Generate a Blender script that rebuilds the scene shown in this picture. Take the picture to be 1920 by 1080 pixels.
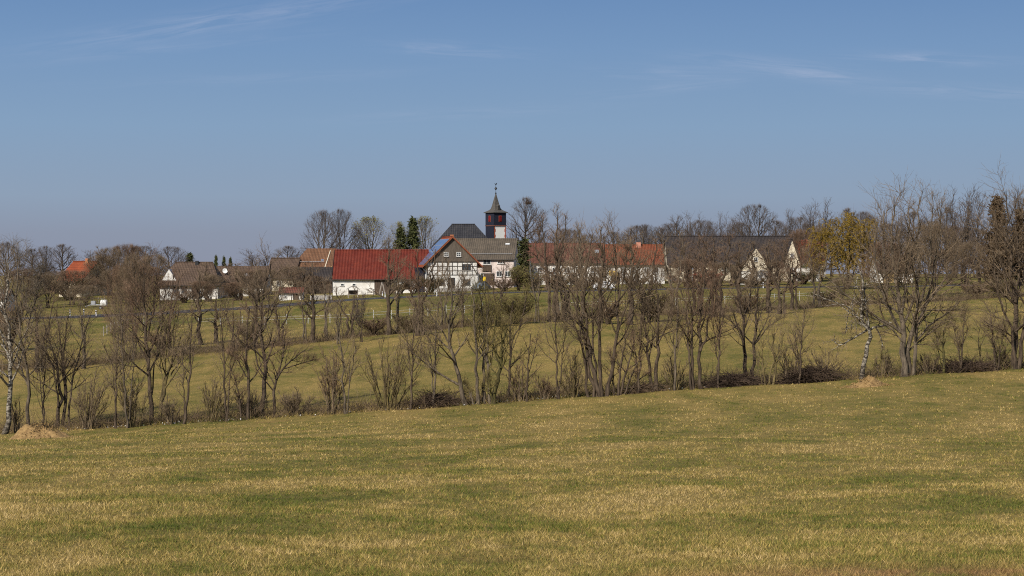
import bpy, bmesh, math, random
import numpy as np
from mathutils import Vector, Matrix

scene = bpy.context.scene
for o in list(bpy.data.objects):
    bpy.data.objects.remove(o)
COL = scene.collection
F = 3733.0            # focal length in photograph pixels (1920 wide)
HOR = 500.0           # row of the horizon

# ------------------------------------------------------------------ camera
cd = bpy.data.cameras.new("camera")
cam = bpy.data.objects.new("camera", cd)
COL.objects.link(cam)
cam.location = (0, 0, 0)
cam.rotation_euler = (math.radians(90), 0, 0)
cd.sensor_width = 36
cd.lens = F / 1920 * 36
cd.shift_y = -(540 - HOR) / 1920
cd.clip_start = 0.5
cd.clip_end = 20000
scene.camera = cam

# ------------------------------------------------------------------ light, sky
SUN_EL = math.radians(37)
SUN_AZ = math.radians(180 + 31)        # clockwise from +Y
sd = Vector((math.sin(SUN_AZ) * math.cos(SUN_EL), math.cos(SUN_AZ) * math.cos(SUN_EL), math.sin(SUN_EL)))
ld = bpy.data.lights.new("sun", 'SUN')
ld.energy = 4.8
ld.angle = math.radians(0.5)
ld.color = (1.0, 0.93, 0.82)
sun = bpy.data.objects.new("sun", ld)
COL.objects.link(sun)
sun.rotation_euler = (-sd).to_track_quat('-Z', 'Y').to_euler()

scene.view_settings.view_transform = 'Standard'
scene.view_settings.look = 'None'
scene.view_settings.exposure = 0.0
scene.view_settings.gamma = 1.0
scene.cycles.max_bounces = 5
scene.cycles.diffuse_bounces = 2
scene.cycles.use_denoising = False
scene.render.filter_size = 1.2 if hasattr(scene.render, 'filter_size') else 1.5
scene.cycles.filter_width = 1.1

world = bpy.data.worlds.new("World")
scene.world = world
world.use_nodes = True
wn, wl = world.node_tree.nodes, world.node_tree.links


def wnode(t, **kw):
    n = wn.new(t)
    for k, v in kw.items():
        setattr(n, k, v)
    return n


def wmath(op, a, b=None, c=None):
    n = wnode('ShaderNodeMath', operation=op)
    for i, v in enumerate((a, b, c)):
        if v is None:
            continue
        if isinstance(v, (int, float)):
            n.inputs[i].default_value = v
        else:
            wl.new(v, n.inputs[i])
    return n.outputs[0]


bg = wn['Background']
sky = wnode('ShaderNodeTexSky', sky_type='NISHITA', sun_disc=False)
sky.sun_elevation = SUN_EL
sky.sun_rotation = SUN_AZ
sky.air_density = 1.0
sky.dust_density = 1.0
sky.ozone_density = 1.5
geo = wnode('ShaderNodeTexCoord')
sep = wnode('ShaderNodeSeparateXYZ')
wl.new(geo.outputs['Generated'], sep.inputs[0])
el = wmath('ARCSINE', sep.outputs[2])
az = wmath('ARCTAN2', sep.outputs[0], sep.outputs[1])
# clear spring air: grey-violet at the horizon, blue above
ramp = wnode('ShaderNodeValToRGB')
fac = wmath('MULTIPLY', el, 1 / math.radians(8.0))
wl.new(fac, ramp.inputs[0])
cr = ramp.color_ramp
stops = [(0.0, (.262, .290, .376)), (0.12, (.264, .306, .398)), (0.25, (.270, .352, .470)),
         (0.5, (.234, .356, .522)), (0.78, (.183, .312, .518)), (1.0, (.143, .264, .484))]
cr.elements[0].position, cr.elements[0].color = stops[0][0], (*stops[0][1], 1)
cr.elements[1].position, cr.elements[1].color = stops[-1][0], (*stops[-1][1], 1)
for p, c in stops[1:-1]:
    e = cr.elements.new(p)
    e.color = (*c, 1)
dim = wnode('ShaderNodeVectorMath', operation='SCALE')
wl.new(sky.outputs[0], dim.inputs[0])
dim.inputs['Scale'].default_value = 0.10
up = wnode('ShaderNodeMapRange', interpolation_type='SMOOTHSTEP')
wl.new(el, up.inputs[0])
up.inputs[1].default_value = math.radians(8)
up.inputs[2].default_value = math.radians(30)
mix = wnode('ShaderNodeMix', data_type='RGBA')
wl.new(up.outputs[0], mix.inputs[0])
wl.new(ramp.outputs[0], mix.inputs[6])
wl.new(dim.outputs[0], mix.inputs[7])


def cirrus(px, row, half_w, half_h, tilt, strength):
    """one faint wisp: an ellipse in azimuth and elevation, streaked by stretched noise"""
    a0, e0 = (px - 960) / F, (HOR - row) / F
    da, de = wmath('SUBTRACT', az, a0), wmath('SUBTRACT', el, e0)
    c, s = math.cos(tilt), math.sin(tilt)
    u = wmath('ADD', wmath('MULTIPLY', da, c), wmath('MULTIPLY', de, s))
    v = wmath('SUBTRACT', wmath('MULTIPLY', de, c), wmath('MULTIPLY', da, s))
    q = wmath('ADD', wmath('POWER', wmath('ABSOLUTE', wmath('MULTIPLY', u, F / half_w)), 2.0),
              wmath('POWER', wmath('ABSOLUTE', wmath('MULTIPLY', v, F / half_h)), 2.0))
    m = wmath('EXPONENT', wmath('MULTIPLY', q, -1.0))
    xyz = wnode('ShaderNodeCombineXYZ')
    wl.new(wmath('MULTIPLY', u, 28.0), xyz.inputs[0])
    wl.new(wmath('MULTIPLY', v, 330.0), xyz.inputs[1])
    xyz.inputs[2].default_value = px * 0.37
    nz = wnode('ShaderNodeTexNoise')
    nz.inputs['Scale'].default_value = 1.0
    nz.inputs['Detail'].default_value = 5
    nz.inputs['Roughness'].default_value = 0.6
    nz.inputs['Distortion'].default_value = 0.8
    wl.new(xyz.outputs[0], nz.inputs['Vector'])
    st = wnode('ShaderNodeMapRange')
    wl.new(nz.outputs[0], st.inputs[0])
    st.inputs[1].default_value, st.inputs[2].default_value = 0.38, 0.72
    return wmath('MULTIPLY', wmath('MULTIPLY', m, st.outputs[0]), strength)


tot = None
for a in [(430, 45, 320, 22, 0.17, .34), (330, 98, 260, 9, 0.12, .16), (860, 95, 110, 12, -0.05, .42), (1440, 128, 150, 15, -0.10, .36),
          (1530, 147, 90, 10, -0.12, .42), (1730, 120, 130, 10, -0.06, .46), (1250, 140, 130, 14, -0.02, .22), (1800, 182, 190, 13, -0.07, .28),
          (1250, 168, 150, 10, 0.10, .20), (880, 212, 260, 12, 0.05, .12), (500, 150, 300, 10, 0.05, .12)]:
    k = cirrus(*a)
    tot = k if tot is None else wmath('ADD', tot, k)
mixc = wnode('ShaderNodeMix', data_type='RGBA')
wl.new(tot, mixc.inputs[0])
wl.new(mix.outputs[2], mixc.inputs[6])
mixc.inputs[7].default_value = (.44, .50, .66, 1)
wl.new(mixc.outputs[2], bg.inputs[0])
bg.inputs[1].default_value = 1.0

# ------------------------------------------------------------------ helpers
def Z(row, D):
    return -(row - HOR) / F * D


def X(px, D):
    return (px - 960) / F * D


def tag(o, label=None, cat=None, group=None, kind=None):
    for k, v in (('label', label), ('category', cat), ('group', group), ('kind', kind)):
        if v:
            o[k] = v
    return o


def empty(name, loc, rz=0.0):
    o = bpy.data.objects.new(name, None)
    o.empty_display_size = 0.3
    COL.objects.link(o)
    o.location = loc
    o.rotation_euler = (0, 0, rz)
    return o


def thing(name, label, cat, loc, rz=0.0, group=None):
    return tag(empty(name, loc, rz), label, cat, group)


def link(name, me, parent=None):
    o = bpy.data.objects.new(name, me)
    COL.objects.link(o)
    if parent is not None:
        o.parent = parent
    return o


def mesh_np(name, co, quads=None, tris=None, mat=None, smooth=False):
    me = bpy.data.meshes.new(name)
    co = np.asarray(co, np.float32).reshape(-1, 3)
    me.vertices.add(len(co))
    me.vertices.foreach_set('co', co.ravel())
    nq = 0 if quads is None else len(quads)
    nt = 0 if tris is None else len(tris)
    idx = []
    if nq:
        idx.append(np.asarray(quads, np.int32).ravel())
    if nt:
        idx.append(np.asarray(tris, np.int32).ravel())
    idx = np.concatenate(idx)
    me.loops.add(len(idx))
    me.loops.foreach_set('vertex_index', idx)
    st = np.concatenate([np.arange(nq) * 4, nq * 4 + np.arange(nt) * 3]).astype(np.int32)
    me.polygons.add(nq + nt)
    me.polygons.foreach_set('loop_start', st)
    if smooth:
        me.polygons.foreach_set('use_smooth', np.ones(nq + nt, bool))
    if mat is not None:
        me.materials.append(mat)
    me.update(calc_edges=True)
    return me


class MB:
    """collects boxes, bars, prisms into one mesh"""
    def __init__(self):
        self.v, self.f = [], []

    def add(self, verts, faces):
        n = len(self.v)
        self.v += [tuple(p) for p in verts]
        self.f += [tuple(i + n for i in q) for q in faces]
        return self

    def box(self, x0, x1, y0, y1, z0, z1):
        v = [(x0, y0, z0), (x1, y0, z0), (x1, y1, z0), (x0, y1, z0), (x0, y0, z1), (x1, y0, z1), (x1, y1, z1), (x0, y1, z1)]
        return self.add(v, [(0, 3, 2, 1), (4, 5, 6, 7), (0, 1, 5, 4), (1, 2, 6, 5), (2, 3, 7, 6), (3, 0, 4, 7)])

    def bar(self, a, b, r, s=6, r2=None):
        a, b = Vector(a), Vector(b)
        r2 = r if r2 is None else r2
        d = (b - a).normalized()
        u = d.cross(Vector((0, 0, 1)) if abs(d.z) < 0.9 else Vector((1, 0, 0))).normalized()
        w = d.cross(u)
        v = []
        for p, q in ((a, r), (b, r2)):
            for i in range(s):
                t = 2 * math.pi * i / s
                v.append(p + q * (math.cos(t) * u + math.sin(t) * w))
        fs = [(i, (i + 1) % s, s + (i + 1) % s, s + i) for i in range(s)]
        fs += [tuple(range(s - 1, -1, -1)), tuple(range(s, 2 * s))]
        return self.add(v, fs)

    def prism(self, poly, y0, y1):
        """polygon in x,z extruded along y"""
        n = len(poly)
        v = [(p[0], y0, p[1]) for p in poly] + [(p[0], y1, p[1]) for p in poly]
        fs = [tuple(range(n)), tuple(range(2 * n - 1, n - 1, -1))]
        fs += [((i + 1) % n, i, n + i, n + (i + 1) % n) for i in range(n)]
        return self.add(v, fs)

    def lathe(self, prof, s=12, c=(0, 0)):
        v, fs = [], []
        for r, z in prof:
            for i in range(s):
                t = 2 * math.pi * (i + .5) / s
                v.append((c[0] + r * math.cos(t), c[1] + r * math.sin(t), z))
        for k in range(len(prof) - 1):
            for i in range(s):
                j = (i + 1) % s
                fs.append((k * s + i, k * s + j, (k + 1) * s + j, (k + 1) * s + i))
        fs += [tuple(range(s - 1, -1, -1)), tuple(range((len(prof) - 1) * s, len(prof) * s))]
        return self.add(v, fs)

    def build(self, name, mat, parent=None, recalc=True):
        me = bpy.data.meshes.new(name)
        me.from_pydata(self.v, [], self.f)
        if recalc:
            bm = bmesh.new()
            bm.from_mesh(me)
            bmesh.ops.recalc_face_normals(bm, faces=bm.faces)
            bm.to_mesh(me)
            bm.free()
        me.materials.append(mat)
        return link(name, me, parent)


# ------------------------------------------------------------------ materials
def new_mat(name, rough=0.9, spec=0.2):
    m = bpy.data.materials.new(name)
    m.use_nodes = True
    b = m.node_tree.nodes['Principled BSDF']
    b.inputs['Roughness'].default_value = rough
    b.inputs['Specular IOR Level'].default_value = spec
    return m, m.node_tree.nodes, m.node_tree.links, b


def rgba(c):
    return (c[0], c[1], c[2], 1)


def mixn(n, l, f, a, b):
    k = n.new('ShaderNodeMix')
    k.data_type = 'RGBA'
    for s, v in ((0, f), (6, a), (7, b)):
        if isinstance(v, (int, float)):
            k.inputs[s].default_value = v
        elif isinstance(v, tuple):
            k.inputs[s].default_value = rgba(v)
        else:
            l.new(v, k.inputs[s])
    return k.outputs[2]


def noise(n, l, vec, scale, detail=3, rough=0.55, lo=0.35, hi=0.65, dist=0.0):
    t = n.new('ShaderNodeTexNoise')
    t.inputs['Scale'].default_value = scale
    t.inputs['Detail'].default_value = detail
    t.inputs['Roughness'].default_value = rough
    t.inputs['Distortion'].default_value = dist
    l.new(vec, t.inputs['Vector'])
    r = n.new('ShaderNodeMapRange')
    l.new(t.outputs[0], r.inputs[0])
    r.inputs[1].default_value, r.inputs[2].default_value = lo, hi
    return r.outputs[0]


def mapping(n, l, src, scale=(1, 1, 1), rot=(0, 0, 0)):
    mp = n.new('ShaderNodeMapping')
    mp.inputs['Scale'].default_value = scale
    mp.inputs['Rotation'].default_value = rot
    l.new(src, mp.inputs['Vector'])
    return mp.outputs[0]


def mat_noise(name, c1, c2, scale=3.0, stretch=(1, 1, 1), rough=0.9, spec=0.2, bump=0.0, lo=0.35, hi=0.65, c3=None, s3=0.3):
    m, n, l, b = new_mat(name, rough, spec)
    tc = n.new('ShaderNodeTexCoord')
    v = mapping(n, l, tc.outputs['Object'], stretch)
    f = noise(n, l, v, scale, 5, 0.6, lo, hi)
    c = mixn(n, l, f, c1, c2)
    if c3:
        c = mixn(n, l, noise(n, l, tc.outputs['Object'], s3, 4, 0.6, 0.45, 0.75), c, c3)
    l.new(c, b.inputs['Base Color'])
    if bump:
        bp = n.new('ShaderNodeBump')
        bp.inputs['Strength'].default_value = bump
        bp.inputs['Distance'].default_value = 0.03
        l.new(f, bp.inputs['Height'])
        l.new(bp.outputs[0], b.inputs['Normal'])
    return m


def mat_roof(name, c1, c2, c3, rib=0.30, row=0.35, rough=0.8):
    """tiles: ribs along the ridge direction (local y), courses up the slope, weathered patches"""
    m, n, l, b = new_mat(name, rough, 0.25)
    tc = n.new('ShaderNodeTexCoord')
    o = tc.outputs['Object']
    sp = n.new('ShaderNodeSeparateXYZ')
    l.new(o, sp.inputs[0])

    def saw(src, period):
        k = n.new('ShaderNodeMath')
        k.operation = 'DIVIDE'
        l.new(src, k.inputs[0])
        k.inputs[1].default_value = period
        q = n.new('ShaderNodeMath')
        q.operation = 'PINGPONG'
        l.new(k.outputs[0], q.inputs[0])
        q.inputs[1].default_value = 0.5
        return q.outputs[0]
    ribs, rows = saw(sp.outputs[1], rib), saw(sp.outputs[2], row)
    h = n.new('ShaderNodeMath')
    h.operation = 'ADD'
    l.new(ribs, h.inputs[0])
    l.new(rows, h.inputs[1])
    f = noise(n, l, o, 0.6, 6, 0.65, 0.38, 0.64)
    g = noise(n, l, o, 5.0, 3, 0.7, 0.3, 0.7)
    c = mixn(n, l, f, c1, c2)
    c = mixn(n, l, noise(n, l, mapping(n, l, o, (1, 3, .5)), 1.4, 5, 0.7, 0.52, 0.74), c, c3)
    hs = n.new('ShaderNodeHueSaturation')
    l.new(c, hs.inputs['Color'])
    vr = n.new('ShaderNodeMapRange')
    l.new(g, vr.inputs[0])
    vr.inputs[3].default_value, vr.inputs[4].default_value = 0.78, 1.2
    l.new(vr.outputs[0], hs.inputs['Value'])
    l.new(hs.outputs[0], b.inputs['Base Color'])
    bp = n.new('ShaderNodeBump')
    bp.inputs['Strength'].default_value = 0.9
    bp.inputs['Distance'].default_value = 0.22
    l.new(h.outputs[0], bp.inputs['Height'])
    l.new(bp.outputs[0], b.inputs['Normal'])
    return m


def mat_plain(name, c, rough=0.6, spec=0.3, metal=0.0):
    m, n, l, b = new_mat(name, rough, spec)
    tc = n.new('ShaderNodeTexCoord')
    f = noise(n, l, tc.outputs['Object'], 2.5, 4, 0.6, 0.3, 0.7)
    l.new(mixn(n, l, f, tuple(x * 0.82 for x in c), tuple(min(1, x * 1.1) for x in c)), b.inputs['Base Color'])
    b.inputs['Metallic'].default_value = metal
    return m


def patch_nodes(n, l):
    """green / straw mix of the meadow in world space: long mowing stripes, soft patches, fine mottling"""
    g = n.new('ShaderNodeNewGeometry')
    p = g.outputs['Position']
    big = noise(n, l, mapping(n, l, p, (0.085, 0.030, 0), (0, 0, 0.30)), 1.0, 5, 0.60, 0.40, 0.62, 1.2)
    mid = noise(n, l, mapping(n, l, p, (0.34, 0.15, 0), (0, 0, -0.25)), 1.0, 5, 0.64, 0.38, 0.62, 1.6)
    fine = noise(n, l, mapping(n, l, p, (1.1, 0.8, 0)), 1.0, 6, 0.74, 0.38, 0.62)
    return p, big, mid, fine


def m2(n, l, op, a, b):
    k = n.new('ShaderNodeMath')
    k.operation = op
    for i, v in enumerate((a, b)):
        if isinstance(v, (int, float)):
            k.inputs[i].default_value = v
        else:
            l.new(v, k.inputs[i])
    return k.outputs[0]


def worn(n, l, p):
    """reddish dry clippings left lying on the near turf"""
    q = n.new('ShaderNodeVectorMath')
    q.operation = 'SUBTRACT'
    l.new(p, q.inputs[0])
    q.inputs[1].default_value = (4.6, 21.9, -3.4)
    le = n.new('ShaderNodeVectorMath')
    le.operation = 'LENGTH'
    l.new(mapping(n, l, q.outputs[0], (.30, .95, 0)), le.inputs[0])
    near_ = n.new('ShaderNodeMapRange')
    l.new(le.outputs['Value'], near_.inputs[0])
    near_.inputs[1].default_value, near_.inputs[2].default_value = 1.3, 0.3
    a = m2(n, l, 'MULTIPLY', near_.outputs[0], noise(n, l, mapping(n, l, p, (1.6, 2.2, 0)), 1.0, 4, 0.7, 0.36, 0.56))
    b = noise(n, l, mapping(n, l, p, (.22, .16, 0), (0, 0, .4)), 1.0, 4, 0.7, 0.62, 0.74)
    return m2(n, l, 'MAXIMUM', a, m2(n, l, 'MULTIPLY', b, 0.7))


def arcs(n, l, p):
    """curved mowing lanes: wavy rings round a turning point on the field"""
    q = n.new('ShaderNodeVectorMath')
    q.operation = 'SUBTRACT'
    l.new(p, q.inputs[0])
    q.inputs[1].default_value = (-14, 118, 0)
    q2 = mapping(n, l, q.outputs[0], (1, .62, 0))
    le = n.new('ShaderNodeVectorMath')
    le.operation = 'LENGTH'
    l.new(q2, le.inputs[0])
    wob = noise(n, l, mapping(n, l, p, (.07, .07, 0)), 1.0, 3, 0.6, 0.2, 0.8)
    d = m2(n, l, 'ADD', m2(n, l, 'MULTIPLY', le.outputs['Value'], 0.95), m2(n, l, 'MULTIPLY', wob, 5.0))
    return m2(n, l, 'ADD', m2(n, l, 'MULTIPLY', m2(n, l, 'SINE', d, 0.0), 0.5), 0.5)


STRAW, GREEN, DRY = (.335, .236, .075), (.108, .115, .022), (.38, .245, .105)


def mat_ground():
    m, n, l, b = new_mat("meadow_ground", 0.95, 0.1)
    p, big, mid, fine = patch_nodes(n, l)
    f = m2(n, l, 'ADD', m2(n, l, 'MULTIPLY', big, 0.50), m2(n, l, 'ADD', m2(n, l, 'MULTIPLY', mid, 0.38), m2(n, l, 'MULTIPLY', fine, 0.40)))
    f = m2(n, l, 'ADD', m2(n, l, 'SUBTRACT', f, 0.02), m2(n, l, 'MULTIPLY', arcs(n, l, p), 0.20))
    lush = n.new('ShaderNodeAttribute')
    lush.attribute_name = 'lush'
    f = m2(n, l, 'SUBTRACT', f, m2(n, l, 'MULTIPLY', lush.outputs['Fac'], 0.55))
    k = n.new('ShaderNodeClamp')
    l.new(f, k.inputs[0])
    c = mixn(n, l, k.outputs[0], GREEN, STRAW)
    c = mixn(n, l, m2(n, l, 'MULTIPLY', noise(n, l, mapping(n, l, p, (1.0, 2.6, 0)), 1.0, 5, 0.75, 0.56, 0.72), 0.6), c, DRY)
    c = mixn(n, l, m2(n, l, 'MULTIPLY', noise(n, l, mapping(n, l, p, (9, 14, 0)), 1.0, 3, 0.7, 0.46, 0.64), 0.75), c, (.058, .050, .016))
    c = mixn(n, l, m2(n, l, 'MULTIPLY', worn(n, l, p), .7), c, (.26, .145, .068))
    a = n.new('ShaderNodeAttribute')
    a.attribute_name = 'litter'
    lit = mixn(n, l, noise(n, l, p, 3.0, 5, 0.75, 0.3, 0.7), (.055, .038, .020), (.135, .090, .048))
    lf = m2(n, l, 'MULTIPLY', a.outputs['Fac'], noise(n, l, p, 0.9, 5, 0.7, 0.25, 0.55))
    c = mixn(n, l, lf, c, lit)
    l.new(c, b.inputs['Base Color'])
    bp = n.new('ShaderNodeBump')
    bp.inputs['Strength'].default_value = 0.7
    bp.inputs['Distance'].default_value = 0.12
    l.new(noise(n, l, mapping(n, l, p, (3, 3, 3)), 1.0, 6, 0.75, 0.2, 0.8), bp.inputs['Height'])
    l.new(bp.outputs[0], b.inputs['Normal'])
    return m


def mat_blades():
    m, n, l, b = new_mat("grass_blades", 0.8, 0.15)
    p, big, mid, fine = patch_nodes(n, l)
    g = n.new('ShaderNodeNewGeometry')
    r = g.outputs['Random Per Island']
    f = m2(n, l, 'ADD', m2(n, l, 'MULTIPLY', big, 0.42), m2(n, l, 'ADD', m2(n, l, 'MULTIPLY', mid, 0.36), m2(n, l, 'MULTIPLY', fine, 0.40)))
    f = m2(n, l, 'ADD', m2(n, l, 'SUBTRACT', f, 0.08), m2(n, l, 'MULTIPLY', arcs(n, l, p), 0.24))
    f = m2(n, l, 'ADD', f, m2(n, l, 'MULTIPLY', m2(n, l, 'SUBTRACT', r, 0.5), 0.62))
    k = n.new('ShaderNodeClamp')
    l.new(f, k.inputs[0])
    ra = n.new('ShaderNodeValToRGB')
    l.new(k.outputs[0], ra.inputs[0])
    e = ra.color_ramp.elements
    e[0].position, e[0].color = 0.0, rgba((.070, .090, .014))
    e[1].position, e[1].color = 1.0, rgba((.50, .365, .160))
    for pos, c in ((0.32, (.118, .138, .022)), (0.58, (.27, .205, .056)), (0.82, (.41, .295, .092))):
        q = e.new(pos)
        q.color = rgba(c)
    hs = n.new('ShaderNodeHueSaturation')
    l.new(mixn(n, l, m2(n, l, 'MULTIPLY', worn(n, l, p), .8), ra.outputs[0], (.330, .185, .085)), hs.inputs['Color'])
    wn_ = n.new('ShaderNodeTexWhiteNoise')
    wn_.noise_dimensions = '1D'
    l.new(m2(n, l, 'MULTIPLY', r, 913.0), wn_.inputs['W'])
    vr = n.new('ShaderNodeMapRange')
    l.new(wn_.outputs['Value'], vr.inputs[0])
    vr.inputs[3].default_value, vr.inputs[4].default_value = 0.68, 1.28
    l.new(vr.outputs[0], hs.inputs['Value'])
    l.new(hs.outputs[0], b.inputs['Base Color'])
    return m


def mat_birch():
    m, n, l, b = new_mat("birch_bark", 0.7, 0.2)
    tc = n.new('ShaderNodeTexCoord')
    o = tc.outputs['Object']
    f = noise(n, l, mapping(n, l, o, (2.5, 2.5, 5.0)), 1.3, 4, 0.7, 0.42, 0.54)
    low = n.new('ShaderNodeMapRange')
    sp = n.new('ShaderNodeSeparateXYZ')
    l.new(o, sp.inputs[0])
    l.new(sp.outputs[2], low.inputs[0])
    low.inputs[1].default_value, low.inputs[2].default_value = 0.2, 2.4
    c = mixn(n, l, f, (.34, .305, .25), (.040, .032, .024))
    c = mixn(n, l, low.outputs[0], mixn(n, l, f, (.17, .14, .10), (.03, .024, .018)), c)
    l.new(c, b.inputs['Base Color'])
    return m


M = {}
M['ground'] = mat_ground()
M['blades'] = mat_blades()
M['birch'] = mat_birch()
BK = dict(scale=2.2, stretch=(2, 2, .5), bump=0.5)
M['bark'] = mat_noise("alder_bark", (.030, .021, .015), (.120, .088, .060), **BK)
M['bark_grey'] = mat_noise("grey_bark", (.045, .035, .026), (.180, .142, .100), **BK)
M['bark_lichen'] = mat_noise("lichen_bark", (.045, .034, .020), (.200, .155, .065), **BK)
M['bark_shrub'] = mat_noise("shrub_stem", (.062, .046, .030), (.215, .160, .100), **BK)
M['bark_moss'] = mat_noise("moss_bark", (.040, .034, .018), (.110, .095, .030), **BK)
M['twig_red'] = mat_noise("red_brown_twig", (.085, .052, .034), (.235, .152, .098), 1.2)
M['twig_brown'] = mat_noise("brown_twig", (.085, .060, .038), (.260, .190, .122), 1.2)
M['twig_grey'] = mat_noise("grey_twig", (.095, .075, .055), (.210, .170, .122), 1.2)
M['twig_olive'] = mat_noise("olive_twig", (.085, .066, .026), (.190, .150, .058), 1.2)
M['twig_dark'] = mat_noise("dark_twig", (.042, .030, .022), (.105, .075, .052), 1.2)
M['twig_far'] = mat_noise("far_twig", (.070, .055, .048), (.140, .110, .092), 0.6)
M['twig_birch'] = mat_noise("birch_twig", (.22, .19, .155), (.42, .38, .32), 1.6)
M['bud_green'] = mat_noise("pale_green_bud", (.120, .115, .030), (.230, .205, .070), 0.8)
M['leaf_gold'] = mat_noise("golden_catkin", (.165, .108, .016), (.285, .190, .032), 0.5)
M['needle'] = mat_noise("spruce_needle", (.036, .044, .018), (.120, .125, .042), 1.5)
M['needle_brown'] = mat_noise("brown_conifer_needle", (.045, .027, .014), (.095, .060, .030), 1.5)
M['hedge'] = mat_noise("hedge_leaf", (.035, .085, .018), (.075, .150, .035), 2.0)
M['red_shrub'] = mat_noise("red_bud", (.150, .035, .020), (.240, .075, .045), 1.0)
M['stick'] = mat_noise("dead_stick", (.060, .040, .026), (.170, .118, .075), 0.8)
M['stick_dark'] = mat_noise("dark_brush", (.038, .025, .018), (.110, .075, .052), 0.8)
M['weed'] = mat_noise("dry_weed", (.105, .072, .036), (.235, .168, .090), 0.8)
M['soil'] = mat_noise("straw_soil", (.225, .138, .055), (.370, .245, .105), 5.0, bump=0.8, c3=(.17, .105, .048), s3=3.0)
M['asphalt'] = mat_noise("asphalt", (.042, .042, .048), (.066, .066, .074), 0.8, rough=1.0, spec=0.0)
M['white_line'] = mat_plain("white_marking", (.65, .65, .65))
M['plaster'] = mat_noise("white_plaster", (.72, .70, .66), (.82, .80, .76), 0.7, c3=(.58, .55, .49), s3=0.8)
M['plaster_church'] = mat_noise("church_plaster", (.78, .76, .71), (.84, .82, .78), 0.7)
M['plaster_cream'] = mat_noise("cream_plaster", (.62, .54, .40), (.76, .68, .52), 0.7)
M['plaster_pink'] = mat_noise("pale_pink_plaster", (.62, .52, .48), (.74, .64, .59), 0.7, c3=(.42, .35, .32), s3=0.6)
M['plaster_yellow'] = mat_noise("ochre_plaster", (.42, .29, .11), (.55, .40, .18), 0.7)
M['plaster_grey'] = mat_noise("grey_plaster", (.30, .28, .26), (.42, .40, .37), 0.7)
M['roof_red'] = mat_roof("red_sheet_roof", (.108, .017, .010), (.160, .030, .016), (.082, .024, .018), rib=0.55, row=2.0, rough=0.6)
M['roof_orange'] = mat_roof("orange_tile_roof", (.250, .056, .022), (.330, .080, .030), (.170, .045, .022))
M['roof_orange_old'] = mat_roof("weathered_orange_tile", (.165, .048, .024), (.250, .072, .032), (.095, .042, .030))
M['roof_maroon'] = mat_roof("weathered_red_tile", (.120, .046, .032), (.180, .070, .046), (.085, .055, .042))
M['roof_brown'] = mat_roof("brown_tile_roof", (.095, .062, .044), (.140, .094, .066), (.070, .055, .045))
M['roof_tan'] = mat_roof("tan_tile_roof", (.155, .075, .040), (.210, .108, .060), (.110, .070, .045))
M['roof_greybrown'] = mat_roof("grey_brown_tile_roof", (.090, .073, .055), (.135, .108, .080), (.060, .055, .048), rib=0.4, row=0.9)
M['roof_dark'] = mat_roof("dark_barn_roof", (.034, .029, .029), (.056, .046, .043), (.070, .052, .042))
M['slate'] = mat_roof("slate_roof", (.026, .026, .031), (.044, .043, .047), (.064, .056, .050), rib=0.5, row=0.4)
M['slate_blue'] = mat_noise("slate_cladding", (.011, .013, .025), (.024, .026, .042), 3.0, (1, 1, 3))
M['spire'] = mat_noise("spire_slate", (.050, .048, .045), (.125, .112, .098), 2.5, (3, 3, .4))
M['red_paint'] = mat_plain("red_shutter", (.20, .012, .012))
M['red_brick'] = mat_noise("red_quoin", (.34, .075, .035), (.46, .12, .06), 3.0)
M['brick'] = mat_noise("orange_brick", (.34, .13, .06), (.46, .20, .10), 3.0)
M['brick_pink'] = mat_noise("salmon_brick", (.42, .18, .12), (.55, .26, .18), 3.0)
M['timber'] = mat_noise("dark_timber", (.035, .027, .022), (.065, .050, .040), 2.0, (1, 1, .3))
M['cladding'] = mat_noise("weathered_boards", (.095, .076, .060), (.170, .140, .112), 2.5, (4, 4, .4))
M['planks'] = mat_noise("brown_planks", (.062, .044, .034), (.110, .080, .060), 2.5, (4, 4, .4))
M['verge'] = mat_plain("orange_verge_board", (.24, .072, .032))
M['trim_dark'] = mat_plain("dark_trim", (.03, .028, .028))
M['trim_white'] = mat_plain("white_trim", (.72, .72, .70))
M['glass'] = mat_plain("window_glass", (.045, .052, .060), 0.12, 0.6)
M['panel'] = mat_plain("solar_cell", (.085, .135, .270), 0.22, 0.6)
M['panel_frame'] = mat_plain("aluminium_frame", (.50, .52, .55), 0.4, 0.5, 0.3)
M['metal'] = mat_plain("grey_metal", (.30, .31, .33), 0.5, 0.4)
M['iron'] = mat_plain("black_iron", (.02, .02, .022), 0.5, 0.4)
M['post_white'] = mat_plain("white_post", (.72, .72, .74))
M['post_wood'] = mat_noise("pale_wood_post", (.27, .235, .20), (.42, .37, .32), 3.0, (3, 3, .5))
M['wire_white'] = mat_plain("white_fence_tape", (.62, .62, .60))
M['yellow'] = mat_plain("yellow_sign", (.75, .50, .02))
M['blue'] = mat_plain("blue_sign", (.10, .25, .55))
M['car_blue'] = mat_plain("blue_grey_paint", (.09, .12, .16), 0.25, 0.6)
M['car_white'] = mat_plain("white_paint", (.70, .70, .70), 0.25, 0.6)
M['tyre'] = mat_plain("black_rubber", (.018, .018, .018))
M['fabric_yellow'] = mat_plain("yellow_awning", (.62, .42, .10))
M['flower'] = mat_plain("white_petal", (.75, .75, .72))

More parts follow.
